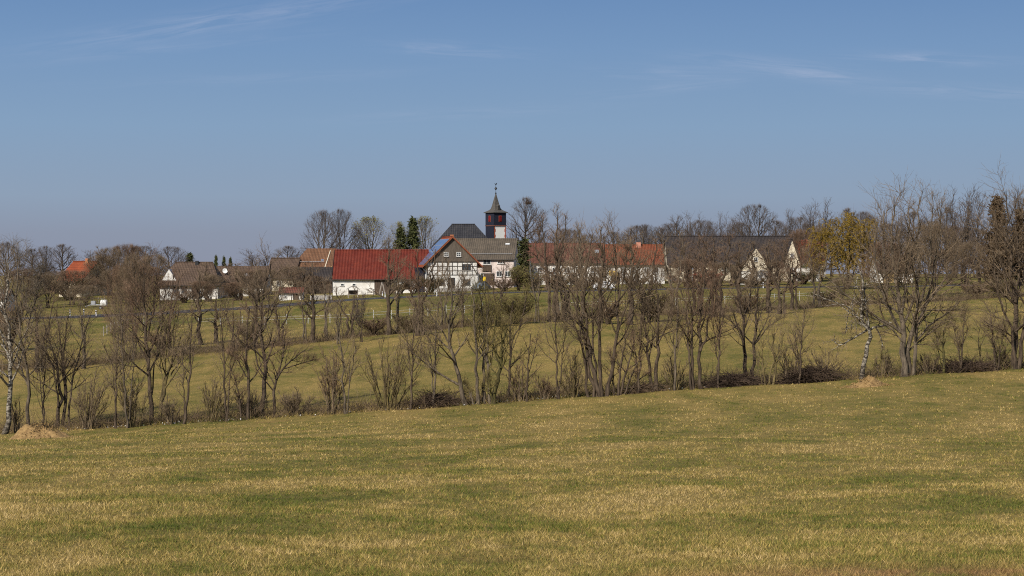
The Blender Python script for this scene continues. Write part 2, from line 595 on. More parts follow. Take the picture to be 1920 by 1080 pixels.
# ------------------------------------------------------------------ terrain
COLS = np.array([-400., 0, 480, 960, 1440, 1920, 2320])
DEP = np.array([22., 60, 100, 148, 160, 200, 240, 270, 300, 345, 370, 440, 600, 1200, 6000])
ROWS = np.array([
    [1080, 1080, 1080, 1080, 1080, 1080, 1080],
    [895, 890, 880, 868, 856, 846, 840],
    [852, 842, 826, 806, 785, 767, 755],
    [832, 817, 787, 755, 722, 692, 670],
    [812, 798, 768, 737, 708, 680, 660],
    [740, 726, 700, 668, 642, 622, 605],
    [680, 664, 646, 615, 594, 578, 562],
    [650, 632, 622, 598, 581, 558, 545],
    [606, 597, 602, 582, 565, 548, 540],
    [586, 581, 568, 551, 543, 538, 533],
    [578, 573, 560, 543, 536, 532, 528],
    [552, 545, 535, 522, 520, 520, 518],
    [535, 532, 528, 520, 518, 516, 516],
    [524, 524, 523, 520, 516, 514, 514],
    [518, 518, 518, 517, 515, 514, 514]])
ZT = -(ROWS - HOR) / F * DEP[:, None]


def pchip_slopes(x, y):
    h = np.diff(x)
    d = np.diff(y, axis=0) / h[:, None]
    m = np.zeros_like(y)
    m[0], m[-1] = d[0], d[-1]
    a, b = d[:-1], d[1:]
    w1, w2 = (2 * h[1:] + h[:-1])[:, None], (h[1:] + 2 * h[:-1])[:, None]
    same = a * b > 0
    with np.errstate(divide='ignore', invalid='ignore'):
        hm = (w1 + w2) / (w1 / a + w2 / b)
    m[1:-1] = np.where(same, hm, 0)
    return m


SL = pchip_slopes(DEP, ZT)


def ground(x, y):
    x, y = np.broadcast_arrays(np.asarray(x, float), np.asarray(y, float))
    yy = np.clip(y, 22, 5999)
    px = np.clip(x / np.maximum(yy, 148) * F + 960, -400, 2320)
    i = np.clip(np.searchsorted(DEP, yy, side='right') - 1, 0, len(DEP) - 2)
    h = DEP[i + 1] - DEP[i]
    t = (yy - DEP[i]) / h
    h00, h10, h01, h11 = 2 * t**3 - 3 * t**2 + 1, t**3 - 2 * t**2 + t, -2 * t**3 + 3 * t**2, t**3 - t**2
    j = np.clip(np.searchsorted(COLS, px, side='right') - 1, 0, len(COLS) - 2)
    s = (px - COLS[j]) / (COLS[j + 1] - COLS[j])

    def at(jj):
        return h00 * ZT[i, jj] + h10 * h * SL[i, jj] + h01 * ZT[i + 1, jj] + h11 * h * SL[i + 1, jj]
    z = at(j) * (1 - s) + at(j + 1) * s
    z = z + np.where(y < 22, (22 - y) * 0.073, 0)
    z = np.minimum(z, -1.72)
    # gentle humps, a shallow ditch under the near hedge
    z = z + 0.05 * np.sin(x * .31 + y * .11) * np.sin(y * .23 - x * .07) + 0.03 * np.sin(x * .9 + 1.3) * np.sin(y * .71)
    dd = (y - ditch_y(x)) / 2.6
    z = z - 0.75 * np.exp(-dd * dd)
    return z


def ditch_y(x):
    return 154.5 + 0.8 * np.sin(np.asarray(x) * .13) + 0.5 * np.sin(np.asarray(x) * .41)


def hedge_y(x):
    """depth of the second hedge line"""
    px = np.asarray(x) / 245 * F + 960
    return np.interp(px, [-300, 230, 632, 1040, 1490, 1815, 2300], [215, 222, 240, 262, 270, 275, 275]) + .6 * np.sin(np.asarray(x) * .3)


def gz(x, y):
    return float(ground(x, y))


def hit(px, row, d0=100.0, d1=460.0):
    """first depth from d0 at which the ground reaches this row of this column"""
    d = np.arange(d0, d1, 0.5)
    r = HOR - ground((px - 960) / F * d, d) / d * F
    k = np.nonzero(r <= row)[0]
    return float(d[k[0]]) if len(k) else d1


def axis(parts):
    a = [np.arange(p, q, s) for p, q, s in parts]
    return np.concatenate(a)


def geom(a, b, n):
    return np.geomspace(a, b, n)


xs = np.concatenate([-geom(160, 6000, 18)[::-1], axis([(-156, -64, 4), (-64, 64, 1.0), (64, 160, 4)]), geom(160, 6000, 18)])
ys = np.concatenate([axis([(-100, 12, 6), (12, 182, 0.8), (182, 480, 2.0)]), geom(480, 6500, 26)])
GX, GY = np.meshgrid(xs, ys)
GZ = ground(GX, GY)
nx, ny = len(xs), len(ys)
ii = (np.arange(ny - 1)[:, None] * nx + np.arange(nx - 1)[None, :]).ravel()
gm = mesh_np("ground", np.stack([GX, GY, GZ], -1), quads=np.stack([ii, ii + 1, ii + nx + 1, ii + nx], 1), mat=M['ground'], smooth=True)
lit = np.exp(-((GY - ditch_y(GX)) / 3.6) ** 2) + 0.5 * np.exp(-((GY - hedge_y(GX)) / 2.6) ** 2) * (np.abs(GX) < 90)
lush = np.clip((GY - 262) / 30, 0, 1) * np.clip((700 - GY) / 200, 0, 1) * 0.55 + 0.35 * np.exp(-((GY - 148.5) / 1.6) ** 2)
for nm, arr in (('litter', lit), ('lush', lush)):
    at = gm.attributes.new(nm, 'FLOAT', 'POINT')
    at.data.foreach_set('value', np.clip(arr, 0, 1).astype(np.float32).ravel())
tag(link("ground", gm), kind='structure')

# road along the foot of the village
ROAD = [(-260, 292, 596), (60, 300, 0), (190, 312, 0), (330, 322, 0), (527, 334, 0), (620, 341, 0), (722, 346, 0), (815, 350, 0), (960, 353, 0), (1200, 356, 0),
        (1500, 358, 0), (1900, 360, 0), (2400, 362, 0)]
rp = [(X(p, d), d) for p, d, _ in ROAD]
rxs = np.linspace(rp[0][0], rp[-1][0], 160)
rys = np.interp(rxs, [p[0] for p in rp], [p[1] for p in rp])
for _ in range(6):
    rys[1:-1] = (rys[:-2] + rys[1:-1] * 2 + rys[2:]) / 4
tx, ty = np.gradient(rxs), np.gradient(rys)
tl = np.hypot(tx, ty)
nxr, nyr = -ty / tl, tx / tl


def road_y(x):
    return float(np.interp(x, rxs, rys))


def ribbon(name, off, half, lift, mat, seg=None, side=5):
    w = np.linspace(off - half, off + half, side)
    zc = ground(rxs, rys) + 0.10
    P = np.stack([rxs[:, None] + nxr[:, None] * w, rys[:, None] + nyr[:, None] * w, np.repeat((zc + lift)[:, None], side, 1)], -1)
    # a road bed with sloping shoulders
    sk = P[:, [0, -1], :].copy()
    sk[:, 0, :2] -= np.stack([nxr, nyr], -1) * 1.1
    sk[:, 1, :2] += np.stack([nxr, nyr], -1) * 1.1
    sk[:, :, 2] -= 0.55
    P = np.concatenate([sk[:, :1], P, sk[:, 1:]], 1) if half > 1 else P
    k, c = P.shape[0], P.shape[1]
    i0 = (np.arange(k - 1)[:, None] * c + np.arange(c - 1)[None, :])
    if seg is not None:
        i0 = i0[seg(np.arange(k - 1))]
    i0 = i0.ravel()
    return tag(link(name, mesh_np(name, P, quads=np.stack([i0, i0 + c, i0 + c + 1, i0 + 1], 1), mat=mat)), kind='structure')


ribbon("road", 0, 2.7, 0.0, M['asphalt'])
ribbon("road_marking", 2.35, 0.07, 0.006, M['white_line'], side=2)
ribbon("road_marking", -2.35, 0.07, 0.006, M['white_line'], side=2)

# ------------------------------------------------------------------ grass
rng = np.random.default_rng(11)


def grass(n, y0, y1, h0, w0, name, half=0.30, pw=1.0):
    u = rng.random(n)
    y = 1.0 / (1 / y1 + u * (1 / y0 - 1 / y1)) if pw else y0 + u * (y1 - y0)
    x = (rng.random(n) * 2 - 1) * (half * y + 4)
    m_ = n // 3 * 2 // 8 * 8                      # two thirds of the blades stand in tufts of eight
    cx_, cy_ = np.repeat(x[:m_ // 8], 8), np.repeat(y[:m_ // 8], 8)
    x[:m_], y[:m_] = cx_ + rng.normal(0, .03, m_) * (1 + cy_ / 60), cy_ + rng.normal(0, .03, m_) * (1 + cy_ / 60)
    z = ground(x, y) - 0.01
    s = (0.45 + 1.1 * rng.random(n) ** 1.5)
    h = (h0 + 0.0003 * y) * s
    w = w0 * (0.5 + (y / 30) ** 1.2) * (0.6 + 0.8 * rng.random(n))
    a = rng.random(n) * 2 * np.pi
    lean = (0.25 + 1.15 * rng.random(n)) * h
    b = rng.random(n) * 2 * np.pi
    dx, dy = np.cos(a) * w / 2, np.sin(a) * w / 2
    lx, ly = np.cos(b) * lean, np.sin(b) * lean
    P = np.empty((n, 3, 3))
    P[:, 0] = np.stack([x - dx, y - dy, z], 1)
    P[:, 1] = np.stack([x + dx, y + dy, z], 1)
    P[:, 2] = np.stack([x + lx, y + ly, z + h], 1)
    return tag(link(name, mesh_np(name, P, tris=np.arange(3 * n).reshape(-1, 3), mat=M['blades'])), kind='stuff')


grass(950000, 14, 151, 0.045, 0.0065, "grass")
grass(160000, 158, 330, 0.0, 0.0035, "meadow_grass", half=0.28)

# ------------------------------------------------------------------ trees: generator
def norm(v):
    return v / np.maximum(np.linalg.norm(v, axis=-1, keepdims=True), 1e-9)


def resample(pts, k):
    """smooth polyline through the given points with k points"""
    p = np.asarray(pts, float)
    t = np.concatenate([[0], np.cumsum(np.linalg.norm(np.diff(p, axis=0), axis=1))])
    if len(p) > 2:
        m = pchip_slopes(t, p)
    else:
        m = np.repeat((p[1:] - p[:1]) / t[-1], 2, 0)
    q = np.linspace(0, t[-1], k)
    i = np.clip(np.searchsorted(t, q, side='right') - 1, 0, len(t) - 2)
    h = (t[i + 1] - t[i])[:, None]
    s = ((q - t[i]) / h[:, 0])[:, None]
    return ((2 * s**3 - 3 * s**2 + 1) * p[i] + (s**3 - 2 * s**2 + s) * h * m[i] + (-2 * s**3 + 3 * s**2) * p[i + 1] + (s**3 - s**2) * h * m[i + 1])


def grow(R, P, rad, n, t0, t1, ang, length, k, wig=0.15, trop=0.10, ratio=0.55, rmin=0.004, taper=0.25, jit=0.35, gravity=0.0, cap=None, env=None, fill=0.9):
    """n children on each of the branches P[b,k,3]; length: array fn(t) in metres"""
    B, K, _ = P.shape
    t = (np.arange(n)[None, :] + 0.5 + (R.random((B, n)) - .5) * 0.9) / n
    t = (t0 + (t1 - t0) * t).ravel()
    b = np.repeat(np.arange(B), n)
    q = np.clip(t * (K - 1), 0, K - 1.001)
    i = q.astype(int)
    f = (q - i)[:, None]
    base = P[b, i] * (1 - f) + P[b, i + 1] * f
    tan = norm(P[b, i + 1] - P[b, i])
    rr = rad[b, i] * (1 - f[:, 0]) + rad[b, i + 1] * f[:, 0]
    ref = np.where(np.abs(tan[:, 2:]) > 0.92, np.array([[1., 0, 0]]), np.array([[0, 0, 1.]]))
    u = norm(np.cross(tan, ref))
    w = np.cross(tan, u)
    phi = (np.tile(np.arange(n), B) * 2.39996 + np.repeat(R.random(B) * 6.28, n)) + (R.random(B * n) - .5) * 1.6
    al = ang(t) * (1 + (R.random(B * n) - .5) * 2 * jit)
    d = norm(np.cos(al)[:, None] * tan + np.sin(al)[:, None] * (np.cos(phi)[:, None] * u + np.sin(phi)[:, None] * w))
    plen = np.linalg.norm(np.diff(P, axis=1), axis=2).sum(1)[b]
    L = length(t, plen) * (0.6 + 0.75 * R.random(B * n))
    if env is not None:
        c, rx, rz = env
        sc = np.array([1 / rx, 1 / rx, 1 / rz])
        dd = d.copy()
        dd[:, 2] += trop * (k - 1) * .35
        dd = norm(dd)
        p_, e_ = (base - np.array([0, 0, c])) * sc, dd * sc
        A, Bq, Cq = (e_ * e_).sum(1), (p_ * e_).sum(1), (p_ * p_).sum(1) - 1
        dist = (-Bq + np.sqrt(np.maximum(Bq * Bq - A * Cq, 0))) / A
        dist = np.where(Cq > 0, .3, np.maximum(dist, .1))
        L = np.minimum(L, dist) if fill is None else dist * (fill - .10 + .2 * R.random(B * n) ** .6)
    out = np.empty((B * n, k, 3))
    out[:, 0] = base
    step = (L / (k - 1))[:, None]
    for s in range(1, k):
        d = d + R.normal(0, wig, d.shape)
        d[:, 2] += trop - gravity * s
        d = norm(d)
        out[:, s] = out[:, s - 1] + d * step
    r0 = np.maximum(rr * ratio, rmin)
    r0 = np.minimum(r0, np.maximum(rr * 0.9, rmin))
    ra = r0[:, None] * np.linspace(1, taper, k)[None, :]
    return out, np.maximum(ra, rmin * 0.6)


def tubes(groups):
    """[(P[b,k,3], r[b,k], sides)] -> verts, quads"""
    V, Q, n0 = [], [], 0
    for P, r, s in groups:
        B, k, _ = P.shape
        T = norm(np.gradient(P, axis=1))
        mean = norm(T.mean(1))
        ref = np.where(np.abs(mean[:, 2:]) > 0.8, np.array([[1., 0.05, 0]]), np.array([[0, 0, 1.]]))[:, None, :]
        u = norm(np.cross(T, ref))
        w = np.cross(T, u)
        a = np.arange(s) * 2 * np.pi / s
        ring = P[:, :, None, :] + r[:, :, None, None] * (np.cos(a)[None, None, :, None] * u[:, :, None, :] + np.sin(a)[None, None, :, None] * w[:, :, None, :])
        V.append(ring.reshape(-1, 3))
        i = (np.arange(B)[:, None, None] * k + np.arange(k - 1)[None, :, None]) * s
        j = np.arange(s)[None, None, :]
        j2 = (j + 1) % s
        q = np.stack([i + j, i + j2, i + s + j2, i + s + j], -1).reshape(-1, 4) + n0
        Q.append(q)
        n0 += B * k * s
    return np.concatenate(V), np.concatenate(Q)


def spikes(P, r):
    """three-sided needles for the finest twigs, bent ones: P[b,2+,3] uses first and last point"""
    a, c = P[:, 0], P[:, -1]
    d = norm(c - a)
    ref = np.where(np.abs(d[:, 2:]) > 0.8, np.array([[1., 0, 0]]), np.array([[0, 0, 1.]]))
    u = norm(np.cross(d, ref))
    w = np.cross(d, u)
    r = r[:, :1]
    B = len(P)
    V = np.empty((B, 4, 3))
    for m in range(3):
        t = m * 2 * np.pi / 3
        V[:, m] = a + r * (math.cos(t) * u + math.sin(t) * w)
    V[:, 3] = c
    i = np.arange(B)[:, None] * 4
    T = np.concatenate([i + np.array([[0, 1, 3]]), i + np.array([[1, 2, 3]]), i + np.array([[2, 0, 3]])])
    return V.reshape(-1, 3), T


def specks(R, pts, size, up=0.3):
    """little two-triangle leaves or catkins at the points"""
    n = len(pts)
    a = norm(R.normal(0, 1, (n, 3)) + np.array([0, 0, -up]))
    b = norm(np.cross(a, R.normal(0, 1, (n, 3))))
    s = size * (0.6 + 0.8 * R.random((n, 1)))
    V = np.stack([pts, pts + a * s * .5 + b * s * .33, pts + a * s, pts + a * s * .5 - b * s * .33], 1)
    return V.reshape(-1, 3), np.arange(4 * n).reshape(-1, 4)


STYLE = dict(
    alder=dict(n1=12, t0=.30, l1=lambda t, L: (0.44 - 0.31 * t) * L, a1=lambda t: .95 - 0.38 * t, trop1=.06, n2=5, a2=.62, n3=3, n4=2, trop=.08, k4=.5),
    slim=dict(n1=11, t0=.34, l1=lambda t, L: (0.32 - 0.20 * t) * L, a1=lambda t: .80 - 0.25 * t, trop1=.11, n2=5, a2=.58, n3=3, n4=2, trop=.10, k4=.45),
    maple=dict(n1=12, t0=.16, l1=lambda t, L: (0.60 - 0.42 * t) * L, a1=lambda t: 1.08 - 0.45 * t, trop1=.045, n2=8, a2=.70, n3=4, n4=1, trop=.05, k4=.5),
    round=dict(n1=24, t0=.17, l1=lambda t, L: (0.66 - 0.44 * t) * L, a1=lambda t: 1.35 - 0.85 * t, trop1=.05, n2=8, a2=.52, n3=4, n4=1, trop=.06, k4=.6),
    birch=dict(n1=18, t0=.25, l1=lambda t, L: (0.32 - 0.20 * t) * L, a1=lambda t: .75 - 0.2 * t, trop1=.08, n2=6, a2=.62, n3=5, n4=2, trop=-.03, k4=.45),
    shrub=dict(n1=6, t0=.25, l1=lambda t, L: (0.36 - 0.16 * t) * L, a1=lambda t: .50 + 0 * t, trop1=.08, n2=4, a2=.5, n3=3, n4=0, trop=.06, k4=.3),
    dead=dict(n1=7, t0=.35, l1=lambda t, L: (0.30 - 0.1 * t) * L, a1=lambda t: .85 + 0 * t, trop1=.02, n2=4, a2=.7, n3=3, n4=0, trop=0, k4=.25),
)


def tree_meshes(name, strokes, style, bark, twig, seed, dens=1.0, tr=1.0, bud=None, bud_n=1.0, bud_s=.09, lmul=1.0, env=None):
    """strokes: [(local 3d points, base radius, tip radius)] -> trunk mesh, crown mesh, bud mesh or None"""
    R = np.random.default_rng(seed)
    S = dict(STYLE[style])
    K0 = 14
    P0 = np.stack([resample(p, K0) for p, _, _ in strokes])
    Ls = np.linalg.norm(np.diff(P0, axis=1), axis=2).sum(1)
    P0[:, 1:-1] += R.normal(0, 1, (len(strokes), K0 - 2, 3)) * (Ls * 0.0055)[:, None, None]
    r0 = np.stack([np.concatenate([[a * 1.35], np.linspace(a, b + .012, K0 - 1)]) for _, a, b in strokes])
    d2 = lambda v: max(2, int(round(v * dens)))
    ls = lambda t, L: S['l1'](t, L) * lmul
    P1, r1 = grow(R, P0, r0, d2(S['n1']), S['t0'], 0.99, S['a1'], ls, 8, .08, S['trop1'], .60, .020 * tr, .28, env=env)
    P2, r2 = grow(R, P1, r1, S['n2'], .30 if env else .18, 1.0, lambda t: S['a2'] + 0 * t, lambda t, L: (0.66 - 0.34 * t) * L, 5, .09, S['trop'], .62, .0135 * tr, .45, env=env, fill=None)
    P3, r3 = grow(R, P2, r2, S['n3'], .15, 1.0, lambda t: .52 + 0 * t, lambda t, L: np.clip(0.6 * L, .3, 1.4), 4, .08, S['trop'], .65, .0070 * tr, .55, env=env and (env[0], env[1] * 1.05, env[2] * 1.05), fill=None)
    vt, qt = tubes([(P0, r0, 8), (P1, r1, 5)])
    vc, qc = tubes([(P2, r2, 4), (P3, r3, 3)])
    tc = None
    tips = P3[:, -1]
    if S['n4']:
        P4, r4 = grow(R, P3, r3, S['n4'], .2, 1.0, lambda t: .5 + 0 * t, lambda t, L: S['k4'] + 0 * t, 2, .05, S['trop'], .8, .0058 * tr, .5)
        v4, t4 = spikes(P4, r4)
        tc = t4 + len(vc)
        vc = np.concatenate([vc, v4])
        tips = P4[:, -1]
    mt = mesh_np(name + "_trunk", vt, quads=qt, mat=bark, smooth=True)
    mc = mesh_np(name + "_crown", vc, quads=qc, tris=tc, mat=twig)
    mb = None
    if bud is not None:
        pts = tips[R.random(len(tips)) < bud_n] if bud_n <= 1 else np.repeat(tips, int(bud_n), 0) + R.normal(0, .12, (len(tips) * int(bud_n), 3))
        vb, qb = specks(R, pts, bud_s)
        mb = mesh_np(name + "_bud", vb, quads=qb, mat=bud)
    return mt, mc, mb


def tree_thing(name, label, cat, loc, meshes, group=None, rz=0.0, sc=(1, 1, 1), bud_name='foliage'):
    o = thing(name, label, cat, loc, rz, group)
    o.scale = sc
    link("trunk", meshes[0], o)
    link("crown", meshes[1], o)
    if meshes[2] is not None:
        link(bud_name, meshes[2], o)
    return o


def px_tree(name, label, cat, D, strokes, style, bark, twig, seed, group=None, **kw):
    """strokes drawn as (column, row) in the photograph, given their depth D; small random depth so the stems are not in one plane"""
    R = np.random.default_rng(seed + 999)
    bx, brow = strokes[0][0][0]
    x0 = X(bx, D)
    z0 = gz(x0, D)
    out = []
    for pts, ra, rb in strokes:
        yb = R.uniform(-.35, .35)
        slope = R.uniform(-.10, .10)
        q = []
        h0 = Z(pts[0][1], D)
        for m, (p, r) in enumerate(pts):
            h = Z(r, D) - Z(brow, D)
            q.append((X(p, D) - x0, yb + slope * max(h, 0), h))
        # root the stem in the ground
        if abs(q[0][2]) < 1.6:
            g = gz(q[0][0] + x0, D + q[0][1]) - z0 - 0.12
            q[0] = (q[0][0], q[0][1], g)
        out.append((q, ra, rb))
    ms = tree_meshes(name, out, style, bark, twig, seed, **kw)
    co = np.empty(len(ms[1].vertices) * 3, np.float32)
    ms[1].vertices.foreach_get('co', co)
    f = min(1.0, max(p[-1][2] for p, _, _ in out) / np.percentile(co[2::3], 99.5))
    return tree_thing(name, label, cat, (x0, D, z0), ms, group, 0.0, (1, 1, f))

# ------------------------------------------------------------------ the near hedge row along the ditch
NEAR = "bare trees of the near hedge along the ditch"
NSH = "bare shrubs of the near hedge along the ditch"


def near(name, label, strokes, style, bark, twig, seed, cat="tree", group=NEAR, **kw):
    b = strokes[0][0][0]
    D = min(max(hit(b[0], b[1], 130), 148.5), 156.0)
    return px_tree(name, label, cat, D, strokes, style, M[bark], M[twig], seed, group, **kw)


near("birch_tree", "leaning white-barked birch at the left edge, its foot beside the big earth heap",
     [([(8, 815), (17, 780), (19, 726), (19, 643), (15, 585), (9, 520), (12, 452)], .20, .03)], 'birch', 'birch', 'twig_brown', 1, dens=1.2)
near("slender_tree", "slender straight grey-barked tree rising behind the left earth heap, right of the leaning birch",
     [([(51, 806), (57, 718), (55, 673), (44, 620), (41, 560), (39, 490), (40, 436)], .15, .02),
      ([(44, 620), (52, 575), (66, 520), (72, 470)], .07, .02)], 'birch', 'bark_grey', 'twig_grey', 2, dens=1.2)
near("alder_tree", "short many-stemmed alder with a broad fan crown, just right of the left earth heap",
     [([(104, 798), (114, 720), (107, 655), (92, 590), (80, 548)], .16, .02), ([(118, 798), (123, 720), (121, 655), (122, 590), (128, 545)], .14, .02),
      ([(128, 796), (134, 700), (148, 630), (160, 575), (170, 545)], .09, .02), ([(112, 740), (105, 665), (82, 610), (62, 570)], .08, .02),
      ([(122, 730), (116, 640), (110, 580), (104, 540)], .08, .02)], 'alder', 'bark', 'twig_brown', 3, dens=.8)
near("alder_tree", "tall dense alder with straight dark trunk, left of the white house with brown hipped roof",
     [([(287, 790), (284, 718), (278, 640), (276, 560), (273, 490), (272, 452)], .19, .02), ([(284, 720), (290, 650), (303, 560), (310, 500)], .06, .015),
      ([(278, 640), (262, 560), (240, 500)], .06, .015), ([(277, 600), (288, 520), (292, 470)], .05, .015)],
     'alder', 'bark', 'twig_red', 4, dens=1.5)
near("alder_tree", "crooked lichen-yellow alder stem leaning right beside the tall dense alder",
     [([(301, 792), (303, 755), (308, 718), (318, 680), (325, 640), (330, 585), (334, 545)], .16, .02), ([(305, 735), (312, 660), (314, 590), (310, 550)], .09, .02),
      ([(318, 680), (340, 640), (352, 600)], .06, .02)], 'alder', 'bark_lichen', 'twig_brown', 5, dens=.9)
near("sapling", "thin straight sapling with few side branches, right of the yellow-barked crooked alder",
     [([(345, 797), (352, 735), (356, 680), (357, 612), (358, 560)], .10, .015), ([(347, 760), (344, 690), (343, 640)], .05, .015)], 'slim', 'bark', 'twig_brown', 6, dens=.8)
near("alder_tree", "thin alder with a level pale dead branch, left of the tall knotty alder",
     [([(464, 788), (467, 740), (466, 697), (462, 649), (464, 608), (468, 560)], .13, .02), ([(463, 700), (448, 668), (434, 650)], .05, .01), ([(452, 786), (448, 740), (438, 695)], .09, .02)],
     'alder', 'bark', 'twig_red', 7, dens=.8)
near("alder_tree", "tall knotty alder reaching above the brown roofs, left of the red barn",
     [([(493, 776), (497, 720), (496, 670), (490, 618), (491, 533), (500, 485), (507, 450)], .19, .02), ([(491, 560), (475, 520), (452, 482)], .07, .02),
      ([(490, 600), (512, 545), (528, 500)], .06, .02), ([(496, 690), (482, 660), (477, 600), (482, 540)], .06, .02)], 'alder', 'bark', 'twig_brown', 8, dens=1.3)
near("alder_tree", "low alder bending sharply to the right under the tall knotty alder",
     [([(516, 775), (514, 735), (518, 704), (532, 680), (546, 662), (574, 640)], .13, .02), ([(518, 704), (530, 650), (532, 610)], .07, .02), ([(532, 680), (556, 672), (590, 660)], .05, .015)],
     'alder', 'bark', 'twig_red', 9, dens=.9)
near("alder_tree", "tall alder leaning left with a long bare branch drooping left, below the half-timbered house",
     [([(874, 760), (868, 735), (862, 713), (853, 663), (843, 617), (846, 563), (848, 520), (842, 478)], .17, .02), ([(860, 717), (830, 697), (797, 670), (767, 642)], .09, .015),
      ([(846, 640), (826, 600), (806, 572), (792, 545)], .06, .02), ([(846, 575), (864, 530), (872, 495)], .06, .02)], 'alder', 'bark_grey', 'twig_brown', 10, dens=1.0)
near("alder_clump", "clump of three close upright grey alder stems below the pale pink house",
     [([(897, 762), (894, 700), (893, 630), (890, 577), (884, 520)], .13, .02), ([(907, 762), (907, 700), (907, 630), (902, 560), (898, 515)], .13, .02),
      ([(920, 762), (914, 713), (913, 650), (912, 600), (920, 545)], .13, .02), ([(889, 760), (880, 735), (872, 720)], .08, .02)], 'slim', 'bark_grey', 'twig_olive', 11, dens=1.2, bud=M['bud_green'], bud_n=.10, bud_s=.10)
near("alder_tree", "twisted mossy alder trunk at the right foot of the three grey stems",
     [([(926, 764), (925, 748), (932, 723), (938, 690), (941, 655), (950, 600)], .18, .02), ([(927, 752), (919, 735), (916, 705)], .11, .03), ([(938, 690), (925, 640), (930, 580)], .06, .02)],
     'alder', 'bark_moss', 'twig_olive', 12, dens=.8, bud=M['bud_green'], bud_n=.08, bud_s=.09)
near("alder_tree", "dark-barked alder curving right at the top, right of the mossy trunk",
     [([(952, 752), (955, 700), (957, 657), (961, 625), (974, 603), (992, 588)], .12, .02), ([(957, 660), (956, 610), (962, 550)], .08, .02), ([(974, 603), (984, 560), (988, 530)], .06, .02)],
     'alder', 'bark', 'twig_olive', 13, dens=.9, bud=M['bud_green'], bud_n=.10, bud_s=.09)
near("sapling", "thin dead-looking sapling standing alone between the right-curving alder and the tall trunk clump",
     [([(988, 758), (990, 700), (992, 647), (995, 610)], .09, .015), ([(990, 700), (1004, 640), (1008, 610)], .04, .01)], 'dead', 'bark', 'twig_red', 14)
near("alder_clump", "big clump of tall alder trunks, tops against the sky above the long maroon roof",
     [([(1127, 748), (1113, 690), (1102, 640), (1097, 570), (1098, 500), (1105, 440), (1112, 412)], .17, .02), ([(1120, 750), (1106, 700), (1096, 640), (1088, 570), (1080, 500), (1078, 435)], .15, .02),
      ([(1128, 745), (1124, 690), (1122, 620), (1124, 540), (1128, 470), (1132, 418)], .15, .02), ([(1104, 752), (1098, 690), (1090, 620), (1076, 545), (1066, 480)], .10, .02),
      ([(1098, 625), (1070, 600), (1038, 575)], .06, .015), ([(1113, 752), (1116, 680), (1110, 600), (1112, 520), (1118, 450)], .10, .02)], 'alder', 'bark', 'twig_brown', 15, dens=1.0, lmul=.85)
near("alder_tree", "tall alder bowed slightly right with a forked top, just right of the big trunk clump",
     [([(1138, 748), (1148, 680), (1157, 620), (1160, 560), (1158, 490), (1150, 440), (1147, 408)], .15, .02), ([(1158, 610), (1172, 560), (1190, 510), (1196, 470)], .07, .02),
      ([(1159, 540), (1170, 480), (1176, 430)], .06, .02)], 'alder', 'bark', 'twig_brown', 16, dens=1.1)
near("alder_clump", "low clump of short splayed stems and cut branches at the foot of the forked-top alder",
     [([(1158, 750), (1163, 700), (1168, 650), (1180, 610)], .10, .02), ([(1162, 750), (1172, 705), (1185, 655), (1190, 620)], .10, .02), ([(1170, 748), (1185, 705), (1200, 670)], .08, .02),
      ([(1152, 750), (1150, 705), (1144, 660)], .07, .02), ([(1175, 748), (1196, 720), (1218, 700)], .06, .02)], 'alder', 'bark', 'twig_red', 17, dens=.6)
near("alder_tree", "twin-stemmed alder with a dark mossy stump foot, below the orange roof with the salmon chimney",
     [([(1231, 740), (1232, 700), (1233, 633), (1236, 587), (1232, 530), (1228, 480)], .15, .02), ([(1226, 738), (1219, 700), (1213, 640), (1210, 593), (1204, 540)], .13, .02),
      ([(1233, 640), (1250, 600), (1258, 560)], .06, .02)], 'alder', 'bark', 'twig_brown', 18, dens=1.1, lmul=.85)
near("alder_clump", "alder clump of four dark stems with a dense twig fan before the dark barn",
     [([(1300, 738), (1298, 690), (1296, 650), (1297, 590), (1290, 530), (1284, 485)], .13, .02), ([(1315, 738), (1313, 690), (1313, 640), (1317, 570), (1322, 510), (1326, 470)], .14, .02),
      ([(1313, 660), (1326, 625), (1330, 570), (1342, 510)], .08, .02), ([(1296, 700), (1291, 640), (1287, 580), (1276, 530)], .08, .02)], 'alder', 'bark', 'twig_red', 19, dens=1.0)
near("alder_tree", "open wide-branched alder with two trunks before the cream gable of the barn",
     [([(1400, 722), (1396, 660), (1394, 600), (1392, 560), (1384, 520), (1378, 480)], .17, .02), ([(1412, 722), (1414, 660), (1417, 600), (1419, 550), (1422, 500), (1420, 460)], .15, .02),
      ([(1394, 600), (1370, 575), (1348, 560)], .06, .015), ([(1416, 620), (1440, 585), (1470, 565)], .06, .015), ([(1393, 570), (1406, 530), (1410, 490)], .07, .02)],
     'alder', 'bark', 'twig_brown', 20, dens=.9)
near("small_tree", "small yellow-stemmed multi-stemmed tree right of the wide two-trunk alder",
     [([(1435, 728), (1431, 690), (1428, 650), (1424, 610)], .08, .015), ([(1448, 726), (1454, 690), (1449, 645), (1452, 605)], .09, .015), ([(1440, 728), (1446, 690), (1462, 650), (1470, 615)], .07, .015),
      ([(1430, 728), (1424, 690), (1414, 660)], .05, .015)], 'shrub', 'bark_lichen', 'twig_brown', 21, dens=1.4)
